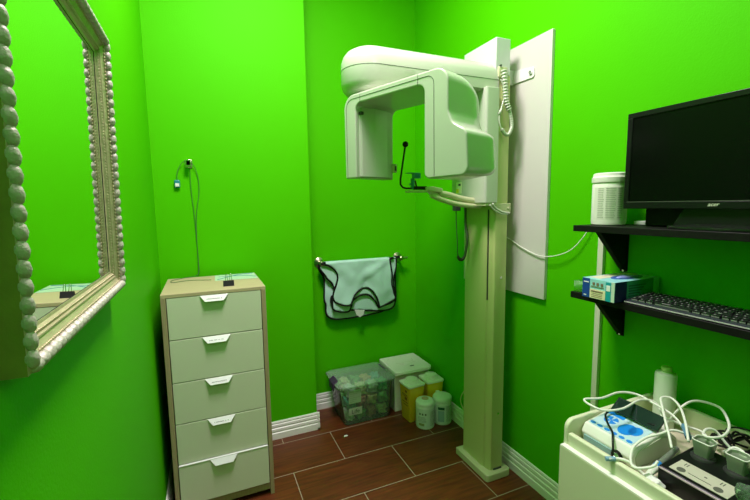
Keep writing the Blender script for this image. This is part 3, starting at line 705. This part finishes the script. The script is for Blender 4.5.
# ------------------------------------------------------------ two wipe canisters on the floor
def canister(label, cx, cy, kind):
    t = thing('wipes_canister', label, 'canister', (cx, cy, 0), 0, 'wipe canisters on the floor'); t.scale = (1.12, 1.12, .94)
    bm = BM(); lathe(bm, [(.048, 0), (.054, .004), (.056, .012), (.056, .160), (.054, .168), (.050, .172)], (0, 0, 0), 36)
    obj('canister_body', bm, TIN, t, world=False, smooth=True)
    if kind == 0:
        bm = BM(); lathe(bm, [(.053, .170), (.0565, .173), (.0565, .180), (.052, .192), (.046, .196), (.024, .199), (.022, .203), (0, .203)], (0, 0, 0), 36)
        l = obj('canister_lid', bm, TIN, t, world=False, smooth=True)
        obj('lid_sticker', lathe(BM(), [(.021, .2032), (.021, .2042)], (0, 0, 0), 24), mat('lid_sticker', (.55, .36, .24), .6), l, world=False)
    else:
        bm = BM(); lathe(bm, [(.054, .170), (.058, .173), (.058, .190), (.054, .197), (.050, .198), (.049, .2005), (.040, .203), (0, .204)], (0, 0, 0), 36)
        l = obj('canister_lid', bm, TIN, t, world=False, smooth=True)
        obj('lid_hinge', box(BM(), -.012, .012, .040, .060, .190, .205), TIN, l, world=False, bevel=.002)
    rnd = random.Random(kind+3)
    def wrap(a0, a1, z0, z1, m, nm, rr=.0566):
        bm = BM(); n = max(2, int((a1-a0)/.08)+1); A = []
        for i in range(n):
            a = a0+(a1-a0)*i/(n-1); A.append([bm.verts.new((q*math.cos(a), q*math.sin(a), z)) for q, z in ((rr-.0015, z0), (rr, z0), (rr, z1), (rr-.0015, z1))])
        for p, q in zip(A, A[1:]):
            for i in range(4): bm.faces.new((p[i], p[(i+1) % 4], q[(i+1) % 4], q[i]))
        bm.faces.new(A[0]); bm.faces.new(A[-1][::-1]); return bm
    lab = obj('canister_label', wrap(math.radians(175), math.radians(345), .018, .150, mat('pale_label', (.62, .72, .64), .5), ''), mat('pale_label', (.62, .72, .64), .5), t, world=False, smooth=True)
    bm = BM()
    def addw(*a):
        q = wrap(*a, None, '', .0571); me = bpy.data.meshes.new('x'); q.to_mesh(me); bm.from_mesh(me); bpy.data.meshes.remove(me); q.free()
    if kind == 0:
        for a in (203, 220, 238): addw(math.radians(a), math.radians(a+10), .108, .122)
        for k in range(5): addw(math.radians(195), math.radians(235+rnd.random()*20), .092-k*.009, .094-k*.009)
        obj('label_print', bm, mat('print_grey_green', (.12, .16, .12), .6), lab, world=False); bm = BM()
        for k in range(12): addw(math.radians(272), math.radians(305+rnd.random()*18), .130-k*.009, .132-k*.009)
        obj('label_print', bm, PRINTD if False else mat('print_grey_green', (.12, .16, .12), .6), lab, world=False)
        bm = BM(); addw(math.radians(200), math.radians(235), .030, .048); obj('label_block', bm, mat('olive_block', (.30, .36, .16), .6), lab, world=False)
    else:
        for k in range(13): addw(math.radians(262), math.radians(300+rnd.random()*14), .140-k*.009, .142-k*.009)
        obj('label_print', bm, mat('print_grey_green', (.12, .16, .12), .6), lab, world=False); bm = BM()
        for k in range(9): addw(math.radians(312), math.radians(335), .140-k*.011, .142-k*.011)
        obj('label_print', bm, mat('print_grey_green', (.12, .16, .12), .6), lab, world=False)
        bm = BM(); addw(math.radians(212), math.radians(252), .118, .138); obj('label_block', bm, mat('dark_green_block', (.02, .10, .07), .6), lab, world=False)
        bm = BM(); addw(math.radians(212), math.radians(250), .03, .112); obj('label_block', bm, mat('blue_grey_block', (.30, .42, .46), .6), lab, world=False)
canister('white wipes canister with a tan sticker on its lid, front left on the floor', 1.294, 2.200, 0)
canister('white wipes canister with plain flip lid beside the right baseboard', 1.426, 2.196, 1)
bm = BM(); ell(bm, (.765, 2.301, .003), (.014, .008, .003), 2)
for v in bm.verts: v.co += Vector((noise.noise(v.co*90), noise.noise(v.co*90+Vector((3, 0, 0))), 0))*.003
b = obj('paper_scrap', bm, PAPER); tag(b, 'tiny white paper scrap lying on the brown floor tile', 'paper scrap')

# ------------------------------------------------------------ shelves with brackets
def shelf(label, z0, z1, y1=1.098, y0=.20):
    t = thing('wall_shelf', label, 'shelf', (XR, .65, z0), 0, 'black shelves on the right wall')
    obj('shelf_board', box(BM(), 1.300, XR, y0, y1, z0, z1), SHELF, t, bevel=.0015)
    for yb in (1.035, .33):
        bm = BM(); prism(bm, [(1.352, z0-.0005), (XR-.006, z0-.0005), (XR-.006, z0-.155), (XR-.016, z0-.155)], yb-.011, yb+.011, 'y')
        br = obj('bracket', bm, SHELF, t, bevel=.001)
        obj('wall_plate', box(BM(), XR-.006, XR, yb-.014, yb+.014, z0-.165, z0-.0005), SHELF, br)
        bm = BM(); cyl_between(bm, (XR-.006, yb, z0-.160), (XR-.009, yb, z0-.160), .004, 10); obj('screw', bm, CHROME, br)
shelf('upper black shelf carrying the monitor and white canister', 1.370, 1.393)
shelf('lower black shelf carrying the glove box and keyboard', 1.112, 1.136)

# white screw-lid canister on the upper shelf
t = thing('supply_canister', 'large white screw-lid canister beside the monitor on the upper shelf', 'canister', (1.402, 1.030, 1.393))
bm = BM(); lathe(bm, [(.052, .0), (.057, .004), (.058, .014), (.058, .150), (.055, .158), (.055, .164)], (0, 0, 0), 40); obj('canister_body', bm, mat('tub_ivory', (.80, .82, .70), .35), t, world=False, smooth=True)
bm = BM(); lathe(bm, [(.060, .158), (.0605, .161), (.0605, .176), (.058, .178), (.057, .183), (.056, .190), (.050, .193), (0, .193)], (0, 0, 0), 40); obj('canister_lid', bm, mat('tub_ivory', (.80, .82, .70), .35), t, world=False, smooth=True)
def wrapm(a0, a1, z0, z1, rr):
    bm = BM(); n = 12; A = []
    for i in range(n):
        a = a0+(a1-a0)*i/(n-1); A.append([bm.verts.new((q*math.cos(a), q*math.sin(a), z)) for q, z in ((rr-.0015, z0), (rr, z0), (rr, z1), (rr-.0015, z1))])
    for p, q in zip(A, A[1:]):
        for i in range(4): bm.faces.new((p[i], p[(i+1) % 4], q[(i+1) % 4], q[i]))
    bm.faces.new(A[0]); bm.faces.new(A[-1][::-1]); return bm
lab = obj('canister_label', wrapm(math.radians(160), math.radians(320), .022, .140, .0586), mat('label_ivory', (.72, .75, .62), .6), t, world=False, smooth=True)
bm = BM(); rnd = random.Random(5)
for c0, c1 in ((178, 200), (205, 238), (243, 262)):
    for k in range(17):
        q = wrapm(math.radians(c0), math.radians(c1-rnd.random()*5), .134-k*.0066, .1358-k*.0066, .0590); me = bpy.data.meshes.new('x'); q.to_mesh(me); bm.from_mesh(me); bpy.data.meshes.remove(me); q.free()
obj('label_print', bm, mat('fine_print', (.34, .38, .28), .6), lab, world=False)

# monitor
t = thing('monitor', 'black widescreen monitor standing on the upper shelf', 'monitor', (1.42, .68, 1.393))
mx0, my0, my1, mz0, mz1 = 1.372, .405, .951, 1.455, 1.779
obj('monitor_housing', prism(BM(), rpoly([(mx0+.002, mz0+.001), (mx0+.03, mz0+.002), (mx0+.045, mz0+.06), (mx0+.045, mz1-.06), (mx0+.03, mz1-.002), (mx0+.002, mz1-.001)], .004), my0+.001, my1-.001, 'y'), BLK, t, bevel=.002)
bm = BM()
bz = .017
box(bm, mx0-.004, mx0+.006, my0, my1, mz1-bz, mz1); box(bm, mx0-.004, mx0+.006, my0, my1, mz0, mz0+.022)
box(bm, mx0-.004, mx0+.006, my1-bz, my1, mz0+.022, mz1-bz); box(bm, mx0-.004, mx0+.006, my0, my0+bz, mz0+.022, mz1-bz)
bz_ = obj('bezel', bm, mat('bezel_black', (.006, .007, .006), .3, spec=.25), t, bevel=.0015)
obj('bezel_line', box(BM(), mx0-.0045, mx0-.0035, my0+.01, my1-.012, mz0+.0225, mz0+.0237), mat('bezel_glint', (.12, .14, .10), .3), bz_)
obj('screen', box(BM(), mx0-.0005, mx0+.0015, my0+bz, my1-bz, mz0+.022, mz1-bz), SCREEN, t)
text_mesh('logo', 'acer', .016, frame((mx0-.0046, .680, mz0+.0125), (0, -1, 0), (0, 0, 1), (-1, 0, 0)), mat('logo_silver', (.75, .8, .6), .35), bz_, italic=.35)
bm = BM(); prism(bm, [(.55, 1.394), (.80, 1.394), (.76, 1.47), (.60, 1.47)], mx0+.012, mx0+.04, 'x'); obj('stand_neck', bm, BLK, t, bevel=.004)
bm = BM(); lathe(bm, [(.118, 0), (.120, .003), (.118, .008), (.06, .014), (0, .016)], (0, 0, 0), 40, Matrix.Translation((1.366, .66, 1.394)) @ Matrix.Diagonal((.50, 1.15, 1, 1))); obj('stand_base', bm, mat('glossy_black', (.012, .013, .012), .12), t, smooth=True)
# dark box behind the stand
b = obj('power_unit', box(BM(), 1.430, 1.505, .42, .912, 1.394, 1.475), BLKM, bevel=.004); tag(b, 'low black equipment box behind the monitor stand on the upper shelf', 'equipment box')
obj('front_patch', prism(BM(), [(.760, 1.436), (.790, 1.441), (.770, 1.408), (.742, 1.408)], 1.4285, 1.4302, 'x'), mat('olive_patch', (.10, .20, .05), .5), b)  # small olive green patch on the box front
b = obj('paper_pack', box(BM(), 1.465, 1.505, .918, .975, 1.394, 1.408), PAPER, bevel=.002); tag(b, 'small white flat packet on the upper shelf between canister and monitor stand', 'packet')

# glove box on the lower shelf
t = thing('glove_box', 'turquoise and navy disposable glove box on the lower shelf', 'glove box', (1.385, .957, 1.136))
gx0, gx1, gy0, gy1, gz0, gz1 = 1.268, 1.505, .895, 1.020, 1.1365, 1.207
TURQ = mat('glove_turquoise', (.30, .66, .66), .35); NAVY = mat('glove_navy', (.01, .06, .30), .35); TEAL = mat('glove_teal', (.01, .34, .36), .35)
gb = obj('carton', box(BM(), gx0, gx1, gy0, gy1, gz0, gz1), TURQ, t, bevel=.001)
def fpatch(y0, y1, z0, z1, m, nm='print_or_reflection_panel', par=None, d=.0008, base=.0):
    return obj(nm, box(BM(), gx0-base-d, gx0-base, y0, y1, z0, z1), m, par or gb)
pn = fpatch(.990, gy1-.0006, gz0+.0005, gz1-.0005, NAVY)
fpatch(.908, .928, gz0+.0005, gz1-.004, TEAL)
fpatch(.929, .989, gz0+.0015, gz0+.034, mat('glove_cream', (.78, .72, .45), .4))
fpatch(gy0+.0006, .9075, gz0+.0005, gz1-.0005, mat('glove_pale', (.55, .70, .55), .4))
bm = BM(); rnd = random.Random(9)
for k in range(3): box(bm, gx0-.0016, gx0-.0008, .938+k*.016, .947+k*.016, gz1-.022, gz1-.012)
box(bm, gx0-.0016, gx0-.0008, .935, .985, gz1-.028, gz1-.026); box(bm, gx0-.0016, gx0-.0008, .938, .984, gz0+.024, gz0+.029)
for k in range(3): box(bm, gx0-.0016, gx0-.0008, .940, .982, gz0+.018-k*.006, gz0+.0195-k*.006)
obj('front_print', bm, mat('brown_print', (.22, .16, .10), .6), gb)
bm = BM(); box(bm, gx0-.0016, gx0-.0008, .994, 1.014, gz1-.016, gz1-.012); box(bm, gx0-.0016, gx0-.0008, 1.002, 1.013, gz0+.007, gz0+.010); box(bm, gx0-.0016, gx0-.0008, .911, .925, gz1-.034, gz1-.014); obj('front_print', bm, PAPER, gb)
# near side: navy end panel, green wall reflection painted in, print; top print and opening
obj('print_or_reflection_panel', box(BM(), gx0+.001, gx0+.060, gy0-.0008, gy0, gz0+.0005, gz1-.0005), mat('side_navy', (.004, .014, .07), .35), gb)
sd = obj('print_or_reflection_panel', box(BM(), gx0+.060, gx1-.035, gy0-.0008, gy0, gz0+.0005, gz1-.0005), mat('side_reflected_green', (.04, .30, .16), .35), gb)
bm = BM()
for k in range(5): box(bm, gx0+.070, gx0+.16-.01*k, gy0-.0014, gy0-.0008, gz1-.020-k*.009, gz1-.016-k*.009)
obj('side_print', bm, mat('side_print_green', (.01, .10, .06), .5), sd)
obj('print_or_reflection_panel', box(BM(), gx0+.02, gx1-.02, .965, 1.010, gz1, gz1+.0006), mat('glove_top_cream', (.72, .66, .50), .4), gb)
obj('glove_slot', lathe(BM(), [(.050, 0), (.050, .0012)], (1.40, .945, gz1), 28, sx=1.5, sy=.62), mat('slot_blue', (.04, .10, .40), .4), gb)
bm = BM(); ell(bm, (1.40, .945, gz1+.001), (.055, .018, .006), 3)
for v in bm.verts: v.co.z += noise.noise(v.co*60)*.004
obj('glove_tuft', bm, mat('glove_blue', (.30, .36, .75), .5), gb, smooth='all')

# clear tray with tissue at the end of the lower shelf
t = thing('acrylic_tray', 'small clear acrylic tray holding white tissue at the end of the lower shelf', 'tray', (1.37, 1.06, 1.136))
bm = BM(); box(bm, 1.310, 1.470, 1.026, 1.092, 1.1365, 1.139); box(bm, 1.310, 1.313, 1.026, 1.092, 1.139, 1.180); box(bm, 1.467, 1.470, 1.026, 1.092, 1.139, 1.180); box(bm, 1.313, 1.467, 1.089, 1.092, 1.139, 1.180); box(bm, 1.313, 1.467, 1.026, 1.029, 1.139, 1.180)
obj('tray_walls', bm, plastic_clear('acrylic_clear', (.97, 1, .97), .0, .05), t)
bm = BM(); ell(bm, (1.372, 1.058, 1.152), (.050, .024, .012), 4)
for v in bm.verts: v.co += Vector((0, 0, 1))*noise.noise(v.co*50)*.007
tis = obj('tissue', bm, PAPER, None, smooth='all'); tag(tis, 'crumpled white tissue inside the clear acrylic tray', 'tissue')

# keyboard on the lower shelf
t = thing('keyboard', 'black computer keyboard lying on the lower shelf beside the glove box', 'keyboard', (1.39, .66, 1.136))
KY0, KY1, KX0, KX1 = .435, .890, 1.306, 1.440
obj('keyboard_base', prism(BM(), [(KX0, 1.137), (KX1, 1.137), (KX1, 1.153), (KX1-.006, 1.156), (KX0+.012, 1.146), (KX0, 1.142)], KY0, KY1, 'y'), mat('keyboard_body', (.02, .03, .032), .4), t, bevel=.002)
obj('edge_highlight_strip', box(BM(), KX0-.0012, KX0+.001, KY0+.004, KY1-.004, 1.1395, 1.1425), mat('edge_highlight_grey', (.5, .5, .48), .35), t)  # shelf edge highlight painted as a pale strip along the keyboard front
key = bpy.data.meshes.new('key'); bm = BM(); prism(bm, [(-.0075, 0), (.0075, 0), (.0058, .0075), (-.0062, .0075)], -.0078, .0078, 'y'); box(bm, -.0035, .0015, .001, .0045, .0075, .0078, mi=1); box(bm, -.0079, -.0072, -.0070, .0070, .0006, .0040, mi=1); bm.to_mesh(key); bm.free()  # pale bar on each key front paints the light its edge catches
key.materials.append(mat('key_black', (.012, .014, .013), .35)); key.materials.append(mat('key_legend_glint_grey', (.22, .24, .21), .45))
sil = math.atan2(.010, .116)
keys = [];
for row in range(6):
    x = KX0+.024+row*.0195; zt = 1.1462+(x-KX0-.012)*math.tan(sil)+.0004
    yk = KY1-.016
    wide = {0: [1.3, 1.3, 1.3, 6, 1.3, 1.3, 1.3], 1: [2.3]+[1]*10+[2.3], 2: [1.8]+[1]*11+[1.4]}.get(row, [1]*14)
    tot = 0
    for wk in wide:
        wlen = .0185*wk
        if yk-wlen < KY0+.008: break
        keys.append((x, yk-wlen/2, zt, wk)); yk -= wlen
    while yk-.0185 > KY0+.006:
        keys.append((x, yk-.0185/2-.004, zt, 1)); yk -= .0185
for x, y, z, wk in keys:
    o = bpy.data.objects.new('key', key); COL.objects.link(o); o.parent = t
    o.location = (x-1.39, y-.66, z-1.136); o.scale = (1, (.0185*wk-.0029)/.0156, 1); o.rotation_euler = (0, -sil, 0)
KEYN = len(keys)

# ------------------------------------------------------------ cream cart in the lower right
t = thing('equipment_cart', 'cream equipment cart with drawers and raised tray rim below the shelves', 'cart', (1.27, .59, 0))
CYL = .888; CYR = .26
obj('cart_body', box(BM(), 1.055, 1.488, CYR, CYL-.006, .03, .69), CART, t, bevel=.004)
for z0, z1 in ((.497, .694), (.27, .492), (.05, .265)):
    d = obj('drawer_front', box(BM(), 1.028, 1.054, CYR+.002, CYL-.002, z0, z1), CART, t, bevel=.003, label='pale green cream drawer front')
    obj('drawer_edge', box(BM(), 1.0282, 1.054, CYR+.004, CYL-.004, z1, z1+.0025), CARTW, d, bevel=.001)
    bm = BM(); zk = (z0+z1)/2+.0
    if z0 > .4: zk = .605
    lathe(bm, [(.008, 0), (.004, .006), (.004, .012), (.009, .016), (.010, .020), (.007, .025), (0, .026)], (0, 0, 0), 20, frame((1.028, .690, zk), (0, 1, 0), (0, 0, 1), (-1, 0, 0)))
    obj('drawer_knob', bm, CHROME, d, smooth=True)
bm = BM(); box(bm, 1.048, 1.492, CYR, CYL, .690, .701)
obj('tray_floor', bm, mat('tray_shaded_tan', (.60, .56, .40), .5), t)  # shading of the tray floor is put into its tan colour
rm = BM(); prism(rm, rpoly([(1.046, .690), (1.046, .778), (1.492, .778), (1.492, .690)], [0, .030, .004, 0]), CYL-.016, CYL, 'y')
box(rm, 1.474, 1.492, CYR, CYL-.016, .690, .778)
obj('tray_rim', rm, CART, t, bevel=.004, seg=3)
obj('tray_lip', box(BM(), 1.046, 1.064, CYR, CYL-.016, .690, .737), CART, t, bevel=.005, seg=3)
for x, y in ((1.10, .84), (1.10, .31), (1.44, .84), (1.44, .31)):
    bm = BM(); cyl_between(bm, (x-.012, y, .016), (x+.012, y, .016), .016, 16); obj('caster', bm, BLKM, t, smooth=True)

# white bottle
t = thing('squeeze_bottle', 'pale white cylindrical bottle with small cap at the back of the cart', 'bottle', (1.425, .806, .701))
bm = BM(); lathe(bm, [(.026, 0), (.031, .004), (.032, .010), (.032, .188), (.030, .194), (.016, .198), (.012, .200)], (0, 0, 0), 32); obj('bottle_body', bm, mat('bottle_cream', (.68, .76, .60), .4), t, world=False, smooth=True)
bm = BM(); lathe(bm, [(.014, .200), (.0155, .202), (.0155, .213), (.014, .216), (0, .217)], (0, 0, 0), 24); obj('bottle_cap', bm, mat('bottle_cap', (.55, .66, .28), .4), t, world=False, smooth=True)

# handheld control unit with the blue keypad and dark flip screen
t = thing('control_unit', 'white rounded control unit with blue keypad and dark flip screen on the cart', 'control unit', (1.21, .785, .701))
sec = rpoly([(1.112, .7015), (1.100, .735), (1.116, .762), (1.228, .780), (1.282, .772), (1.318, .745), (1.326, .7015)], [.006, .012, .010, .02, .03, .02, .006], 5)
obj('unit_body', prism(BM(), sec, .700, .868, 'y'), mat('unit_white', (.80, .82, .72), .3), t, bevel=.006, seg=4, angle=50)
bm = BM(); prism(bm, rpoly([(1.125, .7035), (1.118, .735), (1.130, .752), (1.228, .769), (1.276, .762), (1.306, .74), (1.312, .7035)], .012, 4), .697, .701, 'y'); obj('end_cap', bm, mat('unit_grey', (.50, .56, .40), .4), t)
sa = math.atan2(.018, .112); KM = frame((1.116, .0, .762), (math.cos(sa), 0, math.sin(sa)), (0, 1, 0), (-math.sin(sa), 0, math.cos(sa)))
kp = obj('keypad', box(BM(), .006, .112, .716, .858, .0002, .0014, KM), mat('keypad_pale_blue', (.48, .70, .74), .35), t)
KB = mat('keypad_blue', (.01, .25, .75), .35)
bm = BM()
def disc(cx, cy, rx, ry, a=0, z0=.0014, z1=.0022, n=24, m0=0, m1=2*PI, pie=False):
    pts = [(cx+rx*math.cos(m0+(m1-m0)*i/n), cy+ry*math.sin(m0+(m1-m0)*i/n)) for i in range(n+(1 if pie else 0))]
    if pie: pts.append((cx, cy))
    prism(bm, pts, z0, z1, 'z', KM)
for q in range(4): disc(.066, .822, .021, .021, m0=q*PI/2+.25, m1=(q+1)*PI/2-.25, n=8, pie=True)
disc(.060, .765, .030, .024); disc(.070, .745, .024, .018)
box(bm, .092, .108, .800, .852, .0014, .0020, KM)
for k in range(6): disc(.016, .848-k*.024, .006, .009)
obj('keypad_button', bm, KB, kp)
bm = BM(); box(bm, 1.097, 1.1035, .76, .855, .712, .730, Matrix.Identity(4)); obj('side_strip', bm, mat('strip_blue_grey', (.25, .42, .42), .3), t, bevel=.001)
fl = BM(); fa = math.radians(40); FM = frame((1.222, 0, .785), (math.cos(fa), 0, math.sin(fa)), (0, 1, 0), (-math.sin(fa), 0, math.cos(fa)))
box(fl, 0, .052, .702, .852, 0, .008, FM)
obj('flip_screen', fl, mat('screen_glossy', (.010, .030, .020), .10), t, bevel=.002)
bm = BM(); lathe(bm, [(.012, 0), (.013, .006), (.010, .016), (.006, .024), (0, .025)], (0, 0, 0), 20, frame((1.104, .742, .722), (0, 1, 0), (0, 0, 1), (-1, 0, 0))); obj('connector', bm, CHROME, t, smooth=True)
bm = BM(); lathe(bm, [(.016, 0), (.017, .004), (.015, .010)], (0, 0, 0), 20, frame((1.104, .742, .722), (0, 1, 0), (0, 0, 1), (-1, 0, 0))); obj('connector_ring', bm, BLK, t, smooth=True)
b = obj('black_lead', tube(BM(), [(1.228, .716, .800), (1.225, .760, .792), (1.222, .815, .790), (1.205, .842, .792), (1.175, .838, .785), (1.150, .812, .777), (1.125, .778, .772), (1.100, .758, .766), (1.084, .744, .745), (1.079, .742, .724)], .0032, 8, smooth_sub=8), BLK, smooth='all'); tag(b, 'thin black lead lying across the blue keypad of the control unit', 'cable')

# handpiece charging dock: black base with label and two cups
t = thing('handpiece_dock', 'black charging dock with cream label and two metallic cups on the cart', 'charging dock', (1.21, .50, .701))
obj('dock_base', prism(BM(), rpoly([(1.108, .7015), (1.106, .756), (1.112, .760), (1.285, .775), (1.300, .765), (1.300, .7015)], [.002, .004, .002, .01, .01, .002]), .30, .630, 'y'), BLK, t, bevel=.004, seg=3)
obj('dock_edge', box(BM(), 1.1045, 1.1085, .302, .628, .7555, .7585), mat('edge_pinkish', (.55, .45, .48), .3), t)
da = math.atan2(.015, .173); DM = frame((1.112, 0, .7603), (math.cos(da), 0, math.sin(da)), (0, 1, 0), (-math.sin(da), 0, math.cos(da)))
dl = obj('dock_label', box(BM(), .010, .068, .480, .612, 0, .0012, DM), mat('dock_label_cream', (.52, .52, .40), .5), t)
bm = BM()
for cy in (.590, .506):
    prism(bm, [(.025+.010*math.cos(a), cy+.010*math.sin(a)) for a in [2*PI*i/20 for i in range(20)]], .0012, .0018, 'z', DM)
for cy in (.592, .510):
    for k in range(2): box(bm, .048, .060, cy-.004+k*.006, cy-.002+k*.006, .0012, .0018, DM)
box(bm, .026, .028, .522, .575, .0012, .0018, DM); box(bm, .043, .047, .540, .546, .0012, .0018, DM)
obj('label_print', bm, mat('dock_print', (.10, .11, .08), .6), dl)
for cx, cy in ((1.240, .592), (1.246, .517)):
    bm = BM(); lathe(bm, [(.031, .764), (.031, .768), (.027, .774), (.020, .776)], (cx, cy, 0), 28); cb = obj('cup_base', bm, mat('dock_black', (.03, .03, .03), .35), t, smooth=True)
    bm = BM(); R = []
    sh = rpoly([(-.018, -.023), (.016, -.023), (.024, -.008), (.024, .012), (.012, .023), (-.020, .021)], .007, 4)
    for z, s in ((.774, .80), (.788, .86), (.818, 1.08), (.818, .96), (.812, .90)):
        R.append([bm.verts.new((cx+p[0]*s, cy+p[1]*s, z)) for p in sh])
    for a, b_ in zip(R, R[1:]):
        for i in range(len(a)): bm.faces.new((a[i], a[(i+1) % len(a)], b_[(i+1) % len(a)], b_[i]))
    bm.faces.new(R[0][::-1]); bm.faces.new(R[-1])
    cu = obj('cup', bm, mat('cup_metal', (.30, .38, .26), .32, metal=.5), t, smooth=True)
    obj('cup_rim', tube(BM(), [(cx+p[0]*1.03, cy+p[1]*1.03, .8185) for p in sh], .0017, 6, closed=True), mat('cup_rim', (.78, .82, .70), .3), cu, smooth='all')

# white hoses and cables on the cart
def hose(pts, label, cat='hose', r=.0036, m=None, group=None):
    b = obj('white_hose' if cat == 'hose' else 'cable', tube(BM(), pts, r, 10, smooth_sub=8), m or CABLE, smooth='all'); tag(b, label, cat, group); return b
hose([(1.300, .730, .760), (1.335, .775, .815), (1.290, .800, .830), (1.190, .792, .826), (1.130, .812, .824), (1.114, .850, .828), (1.128, .880, .830), (1.186, .862, .830), (1.270, .862, .832), (1.318, .832, .828), (1.318, .775, .822), (1.310, .715, .815), (1.290, .672, .800), (1.262, .646, .792)], 'white hose looping out over the left rim of the cart beside the flip screen')
hose([(1.200, .650, .772), (1.222, .672, .795), (1.250, .700, .818), (1.296, .738, .835), (1.330, .763, .842), (1.351, .762, .844), (1.362, .746, .842), (1.333, .707, .838), (1.275, .660, .828), (1.228, .624, .800)], 'white hose standing in a tall narrow loop in front of the bottle')
hose([(1.345, .760, .722), (1.352, .742, .78), (1.368, .722, .825), (1.408, .713, .840), (1.433, .688, .842), (1.436, .652, .840), (1.389, .612, .838), (1.331, .580, .838), (1.272, .566, .838), (1.234, .575, .838), (1.236, .594, .836), (1.277, .607, .834), (1.306, .600, .826), (1.312, .575, .80), (1.318, .545, .77)], 'white hose curling in a wide arc along the back rim of the cart')
hose([(1.285, .640, .790), (1.252, .676, .800), (1.205, .690, .792), (1.160, .702, .784), (1.110, .702, .768), (1.075, .684, .748), (1.066, .664, .742), (1.092, .636, .756), (1.108, .632, .770)], 'white hose sweeping across the front end of the control unit')
hose([(1.036, .722, .742), (1.058, .708, .744), (1.070, .688, .744), (1.086, .664, .726), (1.088, .640, .718), (1.078, .600, .718)], 'white lead resting on the front lip of the cart', r=.0045)
hose([(1.345, .800, .722), (1.335, .770, .775), (1.320, .735, .790), (1.345, .70, .780), (1.365, .66, .775), (1.340, .63, .770)], 'white hose lying low beside the base of the pale bottle')
hose([(1.268, .560, .795), (1.285, .545, .812), (1.282, .524, .812), (1.272, .530, .800)], 'short curved white hose end between the two dock cups', r=.0042)
def blk(name, a, b_, r, m, label, cat):
    o = obj(name, tube(BM(), [a, b_], r, 14), m, smooth=True); tag(o, label, cat); return o
blk('hose_connector', (1.030, .728, .740), (1.052, .714, .742), .0065, mat('pale_blue_plastic', (.18, .36, .50), .4), 'small pale blue plug resting on the cart front lip', 'plug')
blk('hose_connector', (1.258, .640, .795), (1.300, .676, .802), .0085, mat('steel_blue', (.10, .24, .36), .35), 'steel blue hose connector lying behind the control unit', 'connector')
blk('hose_connector', (1.272, .530, .798), (1.300, .512, .785), .0095, BLUE, 'bright blue hose connector between the two dock cups', 'connector')
# small handpiece in a clear pouch, with white wrapping
t = thing('handpiece', 'small grey handpiece with blue collar between control unit and dock', 'handpiece', (1.17, .655, .706))
obj('handpiece_body', tube(BM(), [(1.150, .652, .735), (1.250, .664, .750)], lambda q: .0095-.002*q, 16), mat('handpiece_grey', (.26, .32, .24), .25, metal=.4), t, smooth=True)
obj('blue_collar', tube(BM(), [(1.130, .650, .732), (1.152, .6525, .735)], .0105, 16), BLUE, t, smooth=True)
obj('handpiece_tip', tube(BM(), [(1.090, .646, .722), (1.112, .648, .729), (1.132, .650, .732)], lambda q: .007+.004*q, 14), CABLE, t, smooth=True)
bm = BM(); ell(bm, (1.088, .628, .716), (.018, .026, .016), 4)
for v in bm.verts: v.co += Vector((noise.noise(v.co*60), noise.noise(v.co*60+Vector((4, 0, 0))), noise.noise(v.co*60+Vector((0, 7, 0)))))*.008
b = obj('tissue', bm, PAPER, smooth='all'); tag(b, 'crumpled white wrapping beside the dock corner on the cart', 'wrapping')
# dark coiled cables at the back of the cart
bm = BM(); rnd = random.Random(11); pts = []
for k in range(64):
    a = k*.62; r = .032+.016*rnd.random(); pts.append((1.425+r*.75*math.cos(a), .585-.0006*k+r*2.0*math.sin(a), .712+.055*rnd.random()+.0004*k))
b = obj('cable_bundle', tube(bm, pts, .0032, 7, smooth_sub=6), BLKM, smooth='all'); tag(b, 'tangled bundle of black cables at the back of the cart behind the dock', 'cable')
b = obj('black_lead', tube(BM(), [(1.36, .585, .79), (1.39, .612, .800), (1.42, .606, .805), (1.44, .570, .806), (1.435, .52, .805), (1.40, .48, .80), (1.37, .47, .78)], .0026, 7, smooth_sub=8), BLKM, smooth='all'); tag(b, 'single black lead arching above the tangled cables on the cart', 'cable')
# clear plastic bag at the picture edge
bm = BM(); ell(bm, (1.128, .428, .794), (.026, .038, .028), 4)
for v in bm.verts: v.co += (v.co-Vector((1.128, .432, .79))).normalized()*(noise.noise(v.co*45)*.012+abs(noise.noise(v.co*90))*.008)
b = obj('plastic_bag', bm, plastic_clear('bag_film', (.50, .75, .52), .12, .12)); tag(b, 'crumpled clear plastic bag on the near end of the black dock', 'plastic bag')
